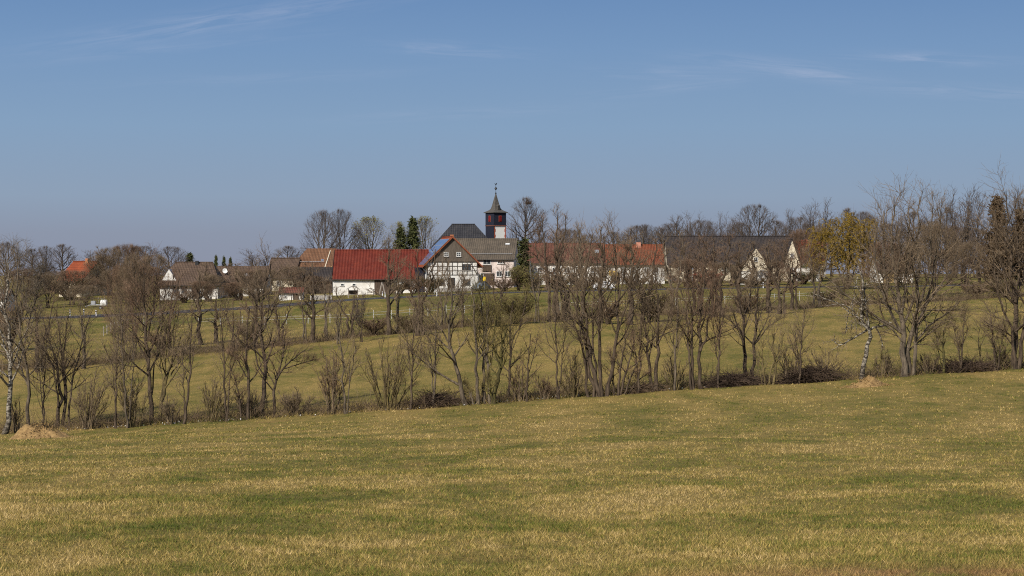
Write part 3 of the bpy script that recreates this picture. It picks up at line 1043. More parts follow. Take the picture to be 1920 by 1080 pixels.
near("birch_tree", "broken white birch with hanging peeled limbs, beside the small earth heap on the right",
     [([(1616, 712), (1619, 685), (1623, 655), (1629, 620), (1628, 605), (1617, 597), (1614, 560), (1612, 520), (1610, 488)], .19, .035),
      ([(1627, 609), (1612, 620), (1596, 630), (1577, 641), (1558, 630)], .085, .02), ([(1614, 597), (1598, 565), (1572, 555), (1548, 545), (1526, 535)], .06, .015),
      ([(1630, 612), (1640, 604), (1658, 601), (1673, 594)], .10, .04), ([(1612, 520), (1628, 512), (1640, 502), (1646, 488)], .04, .012),
      ([(1628, 606), (1622, 560), (1618, 520)], .09, .03), ([(1612, 498), (1604, 530), (1600, 575), (1597, 612)], .03, .008), ([(1614, 492), (1620, 530), (1618, 575), (1612, 600)], .03, .008),
      ([(1616, 490), (1600, 496), (1586, 500), (1578, 496)], .03, .008), ([(1606, 535), (1592, 560), (1587, 590), (1584, 615)], .025, .008), ([(1640, 603), (1650, 625), (1655, 650)], .06, .015),
      ([(1613, 560), (1604, 590), (1606, 620)], .03, .01)], 'dead', 'birch', 'twig_brown', 22, dens=1.2)
near("maple_tree", "largest tree on the right, wide rounded crown over three close trunks",
     [([(1694, 708), (1695, 660), (1692, 610), (1688, 560), (1680, 490), (1676, 420), (1680, 345)], .24, .02), ([(1702, 706), (1705, 660), (1712, 610), (1720, 560), (1724, 480), (1722, 400), (1728, 342)], .20, .02),
      ([(1712, 700), (1716, 650), (1724, 600), (1742, 540), (1756, 470), (1766, 400), (1760, 360)], .15, .02), ([(1693, 620), (1672, 580), (1652, 530), (1640, 470), (1642, 410)], .12, .02),
      ([(1692, 640), (1670, 610), (1640, 590), (1608, 580)], .07, .015), ([(1714, 640), (1750, 600), (1790, 570), (1812, 540)], .09, .015), ([(1706, 655), (1745, 620), (1780, 596)], .07, .015),
      ([(1690, 580), (1700, 500), (1704, 420), (1706, 360)], .10, .02), ([(1722, 560), (1740, 500), (1742, 420), (1744, 365)], .09, .02), ([(1688, 560), (1664, 500), (1660, 430), (1662, 372)], .09, .02)],
     'maple', 'bark_grey', 'twig_brown', 23, dens=.85, lmul=.78)
near("sapling", "thin ivy-wrapped sapling between the largest tree and the right-edge tree",
     [([(1768, 700), (1770, 665), (1768, 635), (1772, 600), (1784, 575)], .11, .015), ([(1769, 660), (1760, 630), (1756, 600)], .04, .01)], 'slim', 'bark_moss', 'twig_brown', 24, dens=.6)
near("sapling", "pale thin sapling with a kinked stem, right of the ivy-wrapped sapling",
     [([(1834, 695), (1836, 660), (1833, 630), (1838, 590)], .07, .012), ([(1834, 690), (1845, 705)], .05, .03)], 'dead', 'bark_lichen', 'twig_grey', 25)
near("maple_tree", "tall tree at the right edge with fanned dark trunks",
     [([(1905, 698), (1904, 650), (1906, 600), (1903, 540), (1898, 470), (1890, 390), (1890, 328)], .22, .02), ([(1902, 690), (1896, 630), (1880, 580), (1866, 530), (1858, 470)], .13, .02),
      ([(1908, 690), (1916, 630), (1928, 560), (1932, 480), (1925, 400), (1920, 345)], .16, .02), ([(1899, 650), (1880, 625), (1850, 605)], .06, .015), ([(1903, 560), (1886, 500), (1874, 430), (1872, 375)], .10, .02),
      ([(1905, 560), (1914, 490), (1910, 410), (1908, 350)], .10, .02)], 'maple', 'bark', 'twig_brown', 26, dens=.9, lmul=.85)


for i, (px, row, top, lean, name, bark, twig, label) in enumerate([
    (214, 808, 590, 8, "sapling", 'bark', 'twig_brown', "slim sapling between the low left thicket and the loose fan-shaped shrub"),
    (238, 806, 560, -10, "sapling", 'bark_grey', 'twig_brown', "taller slim sapling rising out of the loose fan-shaped shrub"),
    (424, 794, 555, -8, "alder_tree", 'bark', 'twig_brown', "slim alder right of the spreading shrub with curved stems"),
    (648, 779, 575, -12, "sapling", 'bark_grey', 'twig_brown', "slim grey sapling between the reddish shrub and the wide hazel shrub"),
    (770, 772, 560, 8, "sapling", 'bark', 'twig_brown', "slim sapling at the right edge of the wide hazel shrub"),
    (812, 768, 545, 10, "alder_tree", 'bark_grey', 'twig_brown', "slim alder standing in the brush pile by the long-branched alder"),
    (1046, 755, 540, -8, "alder_tree", 'bark', 'twig_brown', "slim alder left of the pale fan of thin rods"),
    (1196, 744, 540, 10, "alder_tree", 'bark', 'twig_brown', "slim alder over the small tangle of fallen branches"),
    (1264, 742, 530, 6, "alder_tree", 'bark_grey', 'twig_brown', "slim grey alder rising out of the rod-like shrub"),
    (1346, 736, 520, 8, "alder_tree", 'bark', 'twig_red', "slim alder at the left end of the dark heap of cut branches"),
    (1498, 722, 565, 8, "sapling", 'bark', 'twig_brown', "slim sapling left of the broad heap of cut brush"),
    (1800, 700, 570, 8, "sapling", 'bark', 'twig_brown', "slim sapling behind the long pile of cut logs"),
    (1866, 696, 560, -8, "sapling", 'bark', 'twig_brown', "slim sapling left of the pale-rodded shrub by the right-edge tree"),
    (80, 803, 570, 6, "sapling", 'bark', 'twig_brown', "slim sapling right behind the large left earth heap"),
]):
    q = (row - top)
    near(name, label, [([(px, row), (px + lean * .3, row - q * .3), (px + lean * .5, row - q * .62), (px + lean, top)], .085, .012),
                       ([(px + 3, row), (px + 3 - lean * .4, row - q * .3), (px + 4 - lean * 1.4, row - q * .72)], .055, .01)],
         'slim', bark, twig, 200 + i, dens=1.0, lmul=1.25)


def shrub(name, label, px, row, half_w, top, stems, seed, bark='bark_shrub', twig='twig_brown', dens=1.0, D=None, group=NSH, rb=.035, style='shrub', skew=0.0, **kw):
    R = np.random.default_rng(seed + 5000)
    D = D or min(max(hit(px, row, 130), 149.5), 156.0)
    m = D / F
    H = (row - top) * m
    st = []
    x0 = X(px, D)
    z0 = gz(x0, D)
    stems = max(8, int(stems * .75))
    for k in range(stems):
        a = R.uniform(-1, 1)
        b = R.uniform(-1, 1) * .8
        h = H * R.uniform(.45, 1.0) * (1 - .25 * abs(a))
        bx = a * half_w * m * R.uniform(.15, .38)
        by = b * half_w * m * .3
        ex = (a + skew) * half_w * m * R.uniform(.75, 1.1)
        ey = b * half_w * m
        g = gz(x0 + bx, D + by) - z0
        st.append(([(bx, by, g - .12), (bx + (ex - bx) * .3, by + (ey - by) * .3, h * .42), (ex, ey, h)], R.uniform(.6, 1.3) * rb, .008))
    ms = tree_meshes(name, st, style, M[bark], M[twig], seed, dens=dens * .6, **kw)
    return tree_thing(name, label, "shrub", (x0, D, z0), ms, group)


shrub("hazel_shrub", "wide hazel shrub fanning out from one foot, between the knotty alder and the long-branched alder", 726, 778, 62, 625, 34, 31, 'bark_lichen', 'twig_brown', .9, rb=.05)
shrub("shrub", "low thicket of brown stems right of the left earth heap", 165, 812, 38, 700, 30, 32, 'bark_shrub', 'twig_brown', 1.0, skew=.25)
shrub("shrub", "loose fan-shaped shrub between the left thicket and the tall dense alder", 250, 806, 34, 700, 26, 33, 'bark_lichen', 'twig_brown', 1.0)
shrub("shrub", "spreading shrub with curved stems left of the level pale dead branch", 398, 797, 36, 716, 22, 34, 'bark_lichen', 'twig_brown', 1.0, skew=.3)
shrub("shrub", "upright reddish shrub around a pale dead stub, left of the wide hazel shrub", 622, 780, 30, 655, 26, 35, 'bark_shrub', 'twig_red', 1.0)
shrub("shrub", "pale fan of thin rods at the left foot of the big trunk clump", 1075, 757, 26, 672, 28, 36, 'bark_lichen', 'twig_brown', .7)
shrub("shrub", "thin tangled shrub at the foot of the thin dead-looking sapling", 975, 762, 26, 690, 18, 37, 'bark_shrub', 'twig_red', .9)
shrub("shrub", "thorny shrub filling the gap under the tall knotty alder", 470, 790, 40, 735, 30, 38, 'bark_shrub', 'twig_brown', 1.0)
shrub("shrub", "dense low shrub between the bending low alder and the upright reddish shrub", 556, 786, 36, 738, 30, 39, 'bark_shrub', 'twig_brown', 1.0)
shrub("shrub", "rod-like shrub between the mossy-footed twin alder and the dark-stemmed clump", 1266, 745, 26, 672, 24, 40, 'bark_lichen', 'twig_brown', .8)
shrub("shrub", "thin brown shrub at the left foot of the broken birch", 1550, 720, 40, 655, 18, 41, 'bark_shrub', 'twig_brown', .9)
shrub("shrub", "low shrub with pale rods at the left foot of the right-edge tree", 1876, 697, 24, 640, 22, 42, 'bark_lichen', 'twig_brown', .8)
shrub("shrub", "sparse twiggy shrub between the broken birch and the largest tree", 1655, 712, 26, 664, 18, 43, 'bark_shrub', 'twig_brown', .9)
shrub("shrub", "twiggy shrub at the right foot of the largest tree", 1742, 706, 26, 662, 16, 44, 'bark_shrub', 'twig_brown', .8)
shrub("shrub", "shrub of thin rods between the leaning birch and the slender grey tree", 34, 812, 18, 740, 14, 45, 'bark_shrub', 'twig_brown', .8)
shrub("shrub", "small leafless shrub right of the small yellow-stemmed tree", 1480, 724, 26, 640, 16, 46, 'bark_shrub', 'twig_brown', .9)
shrub("shrub", "low bush of fine twigs below the yellow-barked crooked alder", 322, 802, 26, 745, 18, 47, 'bark_shrub', 'twig_brown', .9)
shrub("shrub", "small brushy shrub below the open space right of the three grey stems", 1020, 758, 24, 705, 16, 48, 'bark_shrub', 'twig_red', .8)


# heaps, brush piles, undergrowth
def heap(name, label, px, row, half_w, height, depth, seed):
    R = np.random.default_rng(seed)
    D = min(hit(px, row, 125), 152) - .2
    m = D / F
    x0 = X(px, D)
    z0 = gz(x0, D)
    n, k = 90, 34
    V, Q = [], []
    wob = R.normal(0, 1, (8, 3))
    for i in range(k + 1):
        r = i / k
        for j in range(n):
            t = j * 2 * math.pi / n
            rr = r * (1 + .10 * math.sin(2 * t + wob[0, 0]) + .06 * math.sin(5 * t + wob[1, 0]))
            x, y = half_w * m * rr * math.cos(t), depth * rr * math.sin(t)
            h = height * m * max(0, (math.cos(min(r, 1) * math.pi) + 1) / 2) ** 1.1 * (1 + .2 * math.sin(x * 2.1 + wob[2, 0]))
            h = h * (1 + .25 * math.sin(x * 1.3 + wob[3, 0] * 3)) + (abs(.075 * R.normal()) + .07 * math.sin(x * 4.7 + y * 6) + .04 * math.sin(x * 11 - y * 9)) * (1.02 - r)
            V.append((x, y, gz(x0 + x, D + y) - z0 - .06 + h))
    for i in range(k):
        for j in range(n):
            j2 = (j + 1) % n
            Q.append((i * n + j, (i + 1) * n + j, (i + 1) * n + j2, i * n + j2))
    t_, r_ = R.random(500) * 6.283, R.random(500) ** .6 * 1.12
    xx, yy = half_w * m * r_ * np.cos(t_), depth * r_ * np.sin(t_)
    hh = height * m * np.clip((np.cos(np.minimum(r_, 1) * np.pi) + 1) / 2, 0, 1) ** 1.1 * 1.02
    cv, cq = specks(R, np.stack([xx, yy, ground(x0 + xx, D + yy) - z0 + hh], 1), .11, 0)
    Q = Q + [tuple(int(i) + len(V) for i in q) for q in cq]
    V = V + [tuple(p) for p in cv]
    o = link(name, mesh_np(name, V, quads=Q, mat=M['soil'], smooth=False))
    o.location = (x0, D, z0)
    return tag(o, label, "earth heap", "earth heaps at the field edge")


heap("earth_heap", "large pale brown earth heap at the left field edge, below the leaning birch", 75, 824, 70, 30, 1.7, 3)
heap("earth_heap", "small flat pale brown earth heap on the right, at the foot of the broken birch", 1624, 724, 50, 14, 1.3, 4)


def sticks_mesh(name, n, fx, R, lmin, lmax, r, mat, flat=0.2, k=3):
    """n crooked sticks; fx(n) gives foot points, flat = how upright"""
    p = fx(n)
    a = R.random(n) * 2 * np.pi
    up = flat * (0.4 + 1.2 * R.random(n))
    d = norm(np.stack([np.cos(a), np.sin(a), up], 1))
    L = lmin + (lmax - lmin) * R.random(n) ** 1.5
    P = np.empty((n, k, 3))
    P[:, 0] = p
    for s in range(1, k):
        d = norm(d + R.normal(0, .22, d.shape))
        P[:, s] = P[:, s - 1] + d * (L / (k - 1))[:, None]
    rad = np.repeat((r * (.5 + R.random(n)))[:, None], k, 1) * np.linspace(1, .4, k)[None]
    v, q = tubes([(P, rad, 3)])
    return mesh_np(name, v, quads=q, mat=mat)


def brush_pile(label, px, row, half_w, height, seed, n=900, mat='stick_dark'):
    R = np.random.default_rng(seed)
    D = min(max(hit(px, row, 130), 149.5), 155)
    m = D / F
    x0 = X(px, D)
    z0 = gz(x0, D)

    def foot(k):
        t = R.normal(0, .42, k).clip(-1, 1)
        y = R.uniform(-1.1, 1.1, k)
        h = height * m * (1 - t * t) * (1 - (y / 1.3) ** 2) * R.random(k) ** .7
        x = t * half_w * m
        return np.stack([x, y, ground(x0 + x, D + y) - z0 + h - .05], 1)
    o = link("brush_pile", sticks_mesh("brush_pile", n, foot, R, .5, 2.2, .022, M[mat], .10, 4))
    o.location = (x0, D, z0)
    return tag(o, label, "brush pile", "brush piles along the ditch")


brush_pile("low dark brush pile left of the long-branched leaning alder", 818, 776, 52, 28, 61)
brush_pile("dark heap of cut branches between the dark-stemmed alder clump and the two-trunk alder", 1376, 738, 58, 24, 62, 1100)
brush_pile("broad heap of cut brush left of the small earth heap on the right", 1520, 726, 66, 30, 63, 1200)
brush_pile("long pile of cut logs and sticks between the largest tree and the right-edge tree", 1812, 706, 72, 20, 64, 1100)
brush_pile("small tangle of fallen branches at the foot of the mossy-footed twin alder", 1205, 750, 36, 14, 65, 420, 'stick')


def line_feet(R, fy, x0, x1, spread):
    def foot(k):
        x = R.uniform(x0, x1, k)
        y = fy(x) + R.normal(0, spread, k)
        return np.stack([x, y, ground(x, y) - .04], 1)
    return foot


R0 = np.random.default_rng(77)
tag(link("undergrowth", sticks_mesh("undergrowth", 9000, line_feet(R0, lambda x: ditch_y(x) - 3.0, -46, 46, 1.3), R0, .3, 1.5, .014, M['weed'], 1.0)), kind='stuff')
tag(link("undergrowth", sticks_mesh("undergrowth", 12000, line_feet(R0, lambda x: ditch_y(x) - 2.0, -46, 46, 1.7), R0, .5, 2.1, .016, M['stick'], .6)), kind='stuff')
tag(link("undergrowth", sticks_mesh("undergrowth", 6500, line_feet(R0, hedge_y, -66, 72, 1.8), R0, .3, 1.3, .016, M['weed'], 1.3)), kind='stuff')
tag(link("undergrowth", sticks_mesh("undergrowth", 6000, line_feet(R0, hedge_y, -66, 72, 1.6), R0, .4, 2.2, .018, M['stick'], .9)), kind='stuff')
tag(link("undergrowth", sticks_mesh("undergrowth", 2400, line_feet(R0, lambda x: ditch_y(x) - .5, -46, 46, 1.9), R0, .9, 3.0, .012, M['twig_brown'], 2.6, 5)), kind='stuff')
tag(link("undergrowth", sticks_mesh("undergrowth", 3200, line_feet(R0, lambda x: hedge_y(x) + 1, -66, 72, 3.2), R0, .8, 2.6, .014, M['twig_brown'], 2.2, 5)), kind='stuff')
tag(link("edge_grass", sticks_mesh("edge_grass", 9000, line_feet(R0, lambda x: ditch_y(x) - 4.7, -48, 48, .55), R0, .12, .5, .010, M['blades'], 1.6)), kind='stuff')
# white spring flowers and dead leaves along the field edge
n = 420
fx_ = np.concatenate([R0.normal(X(960, 149), 4.5, 150), R0.normal(X(1290, 149), 2.5, 70), R0.normal(X(400, 149), 5, 110), R0.normal(X(170, 149), 1.5, 50), R0.uniform(-38, 38, 40)])
fy_ = ditch_y(fx_) - 4.6 + R0.normal(0, .55, len(fx_))
fv, fq = specks(R0, np.stack([fx_, fy_, ground(fx_, fy_) + .10], 1), .10)
tag(link("flowers", mesh_np("flowers", fv, quads=fq, mat=M['flower'])), kind='stuff')

# ------------------------------------------------------------------ prototypes for the trees further off
def proto(style, H, stems, seed, bark, twig, spread=0.15, r=.2, **kw):
    R = np.random.default_rng(seed + 300)
    st = []
    for k in range(stems):
        a = 2 * math.pi * (k + R.random() * .6) / stems
        s = spread * H * (0 if stems == 1 else R.uniform(.6, 1.1))
        ex, ey = math.cos(a) * s, math.sin(a) * s
        h = H * (1 if k == 0 else R.uniform(.82, 1.0))
        b = .03 * H * (stems > 1)
        st.append(([(math.cos(a) * b, math.sin(a) * b, -.4), (ex * .25 + R.normal(0, .1), ey * .25, h * .3), (ex * .7 + R.normal(0, .15), ey * .7, h * .65), (ex, ey, h)],
                   r * (1 if k == 0 else .8), .02))
    ms = tree_meshes("far_tree", st, style, M[bark], M[twig], seed, **kw)
    n = len(ms[1].vertices)
    co = np.empty(n * 3, np.float32)
    ms[1].vertices.foreach_get('co', co)
    co = co.reshape(-1, 3)
    W = np.percentile(np.hypot(co[:, 0], co[:, 1]), 90) * 2
    if kw.get('env'):
        W = np.percentile(np.hypot(co[:, 0], co[:, 1]), 97) * 2
    return ms, np.percentile(co[:, 2], 98.0), W


PR = {
    'alder': [proto('alder', 12, 1, 101, 'bark', 'twig_brown', r=.24, dens=1.15, tr=1.4, lmul=.62), proto('alder', 12, 3, 102, 'bark', 'twig_red', .13, .18, dens=.65, tr=1.4, lmul=.62),
              proto('slim', 12, 2, 103, 'bark_grey', 'twig_brown', .10, .18, dens=1.0, tr=1.4, lmul=.8)],
    'round': [proto('round', 14, 2, 104, 'bark_grey', 'twig_far', .10, .30, dens=.9, tr=1.6, env=(7.9, 5.4, 6.1)), proto('round', 14, 2, 105, 'bark', 'twig_far', .12, .28, dens=.9, tr=1.6, env=(7.4, 6.4, 6.6)),
              proto('round', 14, 1, 106, 'bark', 'twig_far', .12, .30, dens=1.6, tr=1.6, env=(8.0, 4.4, 6.0))],
    'slimfar': [proto('slim', 12, 1, 107, 'bark', 'twig_far', dens=2.2, tr=1.7, lmul=1.2), proto('slim', 12, 3, 108, 'bark', 'twig_far', .14, .16, dens=1.4, tr=1.7, lmul=1.2)],
    'brown': [proto('round', 9, 4, 109, 'bark', 'twig_red', .20, .12, dens=.7, tr=1.4, env=(4.8, 4.2, 4.2)), proto('round', 9, 5, 110, 'bark', 'twig_brown', .22, .10, dens=.6, tr=1.4, env=(4.6, 4.4, 4.4))],
    'bud': [proto('round', 13, 2, 111, 'bark_grey', 'twig_grey', .12, .25, dens=.8, tr=1.5, bud=M['bud_green'], bud_n=.9, bud_s=.24, env=(7.0, 5.2, 6.0))],
    'bush': [proto('shrub', 4, 16, 112, 'bark', 'twig_red', .42, .05, dens=1.2, tr=1.8), proto('shrub', 4, 18, 113, 'bark_lichen', 'twig_brown', .45, .05, dens=1.2, tr=1.8)],
    'budbush': [proto('shrub', 4, 16, 114, 'bark', 'twig_olive', .36, .05, dens=1.3, tr=1.6, bud=M['bud_green'], bud_n=.6, bud_s=.16)],
    'redbush': [proto('shrub', 4, 12, 115, 'bark', 'twig_red', .36, .05, dens=1.3, tr=1.6, bud=M['red_shrub'], bud_n=1.0, bud_s=.24)],
}
SEQ = [0]


def put(kind, v, name, label, px, D, top, width, group, cat="tree", base=None, sink=0.0):
    """a copy of a prototype whose crown reaches row top and is width columns wide; D = depth in metres, or None to stand at row base"""
    if D is None:
        D = hit(px, base, 190) + 7.0 * math.sin(px * 12.9898)
    x = X(px, D)
    z = gz(x, D)
    ms, H, W = PR[kind][v % len(PR[kind])]
    sz = (Z(top, D) - z) / H
    sx = width * (1.25 if kind in ('alder', 'brown') else 1.25) * D / F / W
    SEQ[0] += 1
    return tree_thing(name, label, cat, (x, D, z - sink), ms, group, SEQ[0] * 2.399, (sx, sx, sz))


G2 = "bare trees along the second hedge line across the meadow"
for px, base, top, w, kind, v, name, label in [
    (230, 668, 500, 62, 'brown', 0, "alder_tree", "left one of the two dense red-brown trees right of the pale wooden posts"),
    (252, 670, 478, 70, 'brown', 1, "alder_tree", "right one of the two dense red-brown trees, just left of the tall dense alder's trunk"),
    (404, 650, 545, 52, 'alder', 0, "alder_tree", "small alder of the second hedge line under the brown roof with the white dish"),
    (440, 652, 560, 40, 'alder', 1, "alder_tree", "low dark alder of the second hedge line, left of the tall knotty alder"),
    (526, 648, 548, 46, 'alder', 1, "alder_tree", "low alder of the second hedge line behind the bending low alder"),
    (571, 644, 528, 36, 'alder', 2, "alder_tree", "slim forked tree of the second hedge line below the small red hut roof"),
    (588, 638, 497, 56, 'alder', 0, "alder_tree", "straight dark alder of the second hedge line left of the red barn's white wall"),
    (633, 640, 545, 30, 'alder', 2, "alder_tree", "thin leaning tree of the second hedge line below the left corner of the red barn"),
    (657, 637, 538, 56, 'alder', 1, "alder_tree", "spreading low tree of the second hedge line in front of the barn's white wall"),
    (677, 636, 552, 28, 'slimfar', 1, "alder_tree", "thin tree of the second hedge line in front of the small roadside shelter"),
    (728, 630, 448, 56, 'alder', 0, "alder_tree", "tall straight alder of the second hedge line in front of the red barn roof"),
    (747, 628, 470, 36, 'alder', 2, "alder_tree", "slim alder in front of the red barn roof, right of the tall straight one"),
    (786, 628, 466, 62, 'alder', 1, "alder_tree", "alder of the second hedge line in front of the left eave of the half-timbered house"),
    (832, 618, 492, 40, 'alder', 2, "alder_tree", "thin alder of the second hedge line before the left half of the half-timbered house"),
    (868, 614, 525, 34, 'alder', 0, "alder_tree", "short alder of the second hedge line before the plastered foot of the half-timbered house"),
    (934, 610, 490, 44, 'alder', 1, "alder_tree", "branchy alder of the second hedge line in front of the pale pink house"),
    (1008, 602, 470, 40, 'alder', 2, "alder_tree", "slim alder of the second hedge line right of the dark conifer"),
    (1034, 600, 402, 60, 'alder', 1, "alder_tree", "tall spreading alder of the second hedge line, left beside the tallest one there"),
    (1044, 600, 384, 50, 'alder', 0, "alder_tree", "tallest alder of the second hedge line, right of the round church tree"),
    (1094, 602, 420, 56, 'alder', 2, "alder_tree", "tall alder of the second hedge line behind the big trunk clump"),
    (1182, 604, 428, 66, 'alder', 0, "alder_tree", "alder of the second hedge line before the left half of the orange roof"),
    (1266, 597, 436, 62, 'alder', 2, "alder_tree", "slim alder of the second hedge line before the left end of the dark barn"),
    (1345, 592, 440, 80, 'alder', 1, "alder_tree", "wide alder of the second hedge line before the middle of the dark barn roof"),
    (1440, 588, 456, 62, 'alder', 0, "alder_tree", "low alder of the second hedge line right of the barn's cream gable"),
    (1488, 584, 448, 56, 'alder', 1, "alder_tree", "dark ivy-thick alder of the second hedge line before the barn's right gable"),
    (1578, 566, 520, 50, 'brown', 1, "alder_tree", "brown twiggy tree of the second hedge line under the golden willow"),
    (1660, 560, 455, 80, 'brown', 0, "alder_tree", "wide brown tree behind the left half of the largest tree"),
    (1752, 556, 420, 90, 'brown', 1, "alder_tree", "wide brown tree behind the right half of the largest tree"),
    (314, 660, 505, 56, 'alder', 1, "alder_tree", "alder of the second hedge line behind the crooked yellow-barked alder"),
    (374, 654, 508, 56, 'alder', 0, "alder_tree", "alder of the second hedge line before the porch of the brown hipped house"),
    (481, 648, 505, 50, 'alder', 0, "alder_tree", "alder of the second hedge line close behind the tall knotty alder"),
    (610, 638, 520, 46, 'alder', 2, "alder_tree", "alder of the second hedge line before the grey-white stone garden wall"),
    (1062, 599, 436, 70, 'alder', 1, "alder_tree", "alder of the second hedge line before the middle of the maroon roof"),
    (1126, 603, 424, 70, 'alder', 0, "alder_tree", "alder of the second hedge line before the joint of the maroon and orange roofs"),
    (1212, 601, 446, 66, 'alder', 1, "alder_tree", "alder of the second hedge line below the salmon chimney"),
    (1310, 594, 446, 72, 'alder', 1, "alder_tree", "alder of the second hedge line behind the clump of four dark stems"),
    (1385, 590, 452, 66, 'alder', 0, "alder_tree", "alder of the second hedge line before the left slope of the cream-gabled house"),
    (1465, 586, 462, 60, 'alder', 1, "alder_tree", "alder of the second hedge line between the two cream gables"),
    (1530, 578, 452, 60, 'alder', 2, "alder_tree", "thin alder of the second hedge line before the white garden wall"),
    (72, 690, 545, 60, 'alder', 1, "alder_tree", "small alder in the meadow right behind the slender grey tree"),
    (160, 680, 560, 50, 'alder', 2, "alder_tree", "small alder in the meadow behind the low left thicket"),
]:
    put(kind, v, name, label, px, None, top, w, G2, base=base)

for px, base, top, w, kind, v, label in [
    (300, 664, 625, 44, 'bush', 0, "low brown bush at the foot of the red-brown trees"),
    (470, 646, 600, 40, 'bush', 1, "brown bush of the second hedge line behind the tall knotty alder"),
    (700, 634, 596, 50, 'bush', 0, "reddish bush of the second hedge line behind the top of the wide hazel shrub"),
    (762, 630, 590, 44, 'bush', 1, "pale twiggy bush of the second hedge line left of the long drooping branch"),
    (965, 608, 556, 60, 'budbush', 0, "olive-green budding bush of the second hedge line below the pale pink house"),
    (915, 611, 566, 46, 'budbush', 0, "olive-green budding bush behind the three grey stems"),
    (1140, 604, 560, 44, 'bush', 0, "brown bush of the second hedge line behind the forked-top alder"),
    (1228, 600, 545, 60, 'bush', 1, "brown bush of the second hedge line behind the mossy-footed twin alder"),
    (1400, 590, 552, 50, 'bush', 0, "brown bush of the second hedge line behind the wide two-trunk alder"),
    (1548, 576, 545, 46, 'bush', 1, "brown bush of the second hedge line left of the broken birch's hanging limbs"),
    (1830, 562, 530, 50, 'bush', 0, "pale dry bush below the two tall grey trees left of the dark brown conifer"),
    (1876, 560, 524, 46, 'bush', 1, "dry bush of the second hedge line behind the right-edge tree"),
    (18, 668, 560, 46, 'bush', 0, "dark dense bush behind the leaning birch at the left edge"),
]:
    put(kind, v, "shrub", label, px, None, top, w, "bushes along the second hedge line", cat="shrub", base=base)

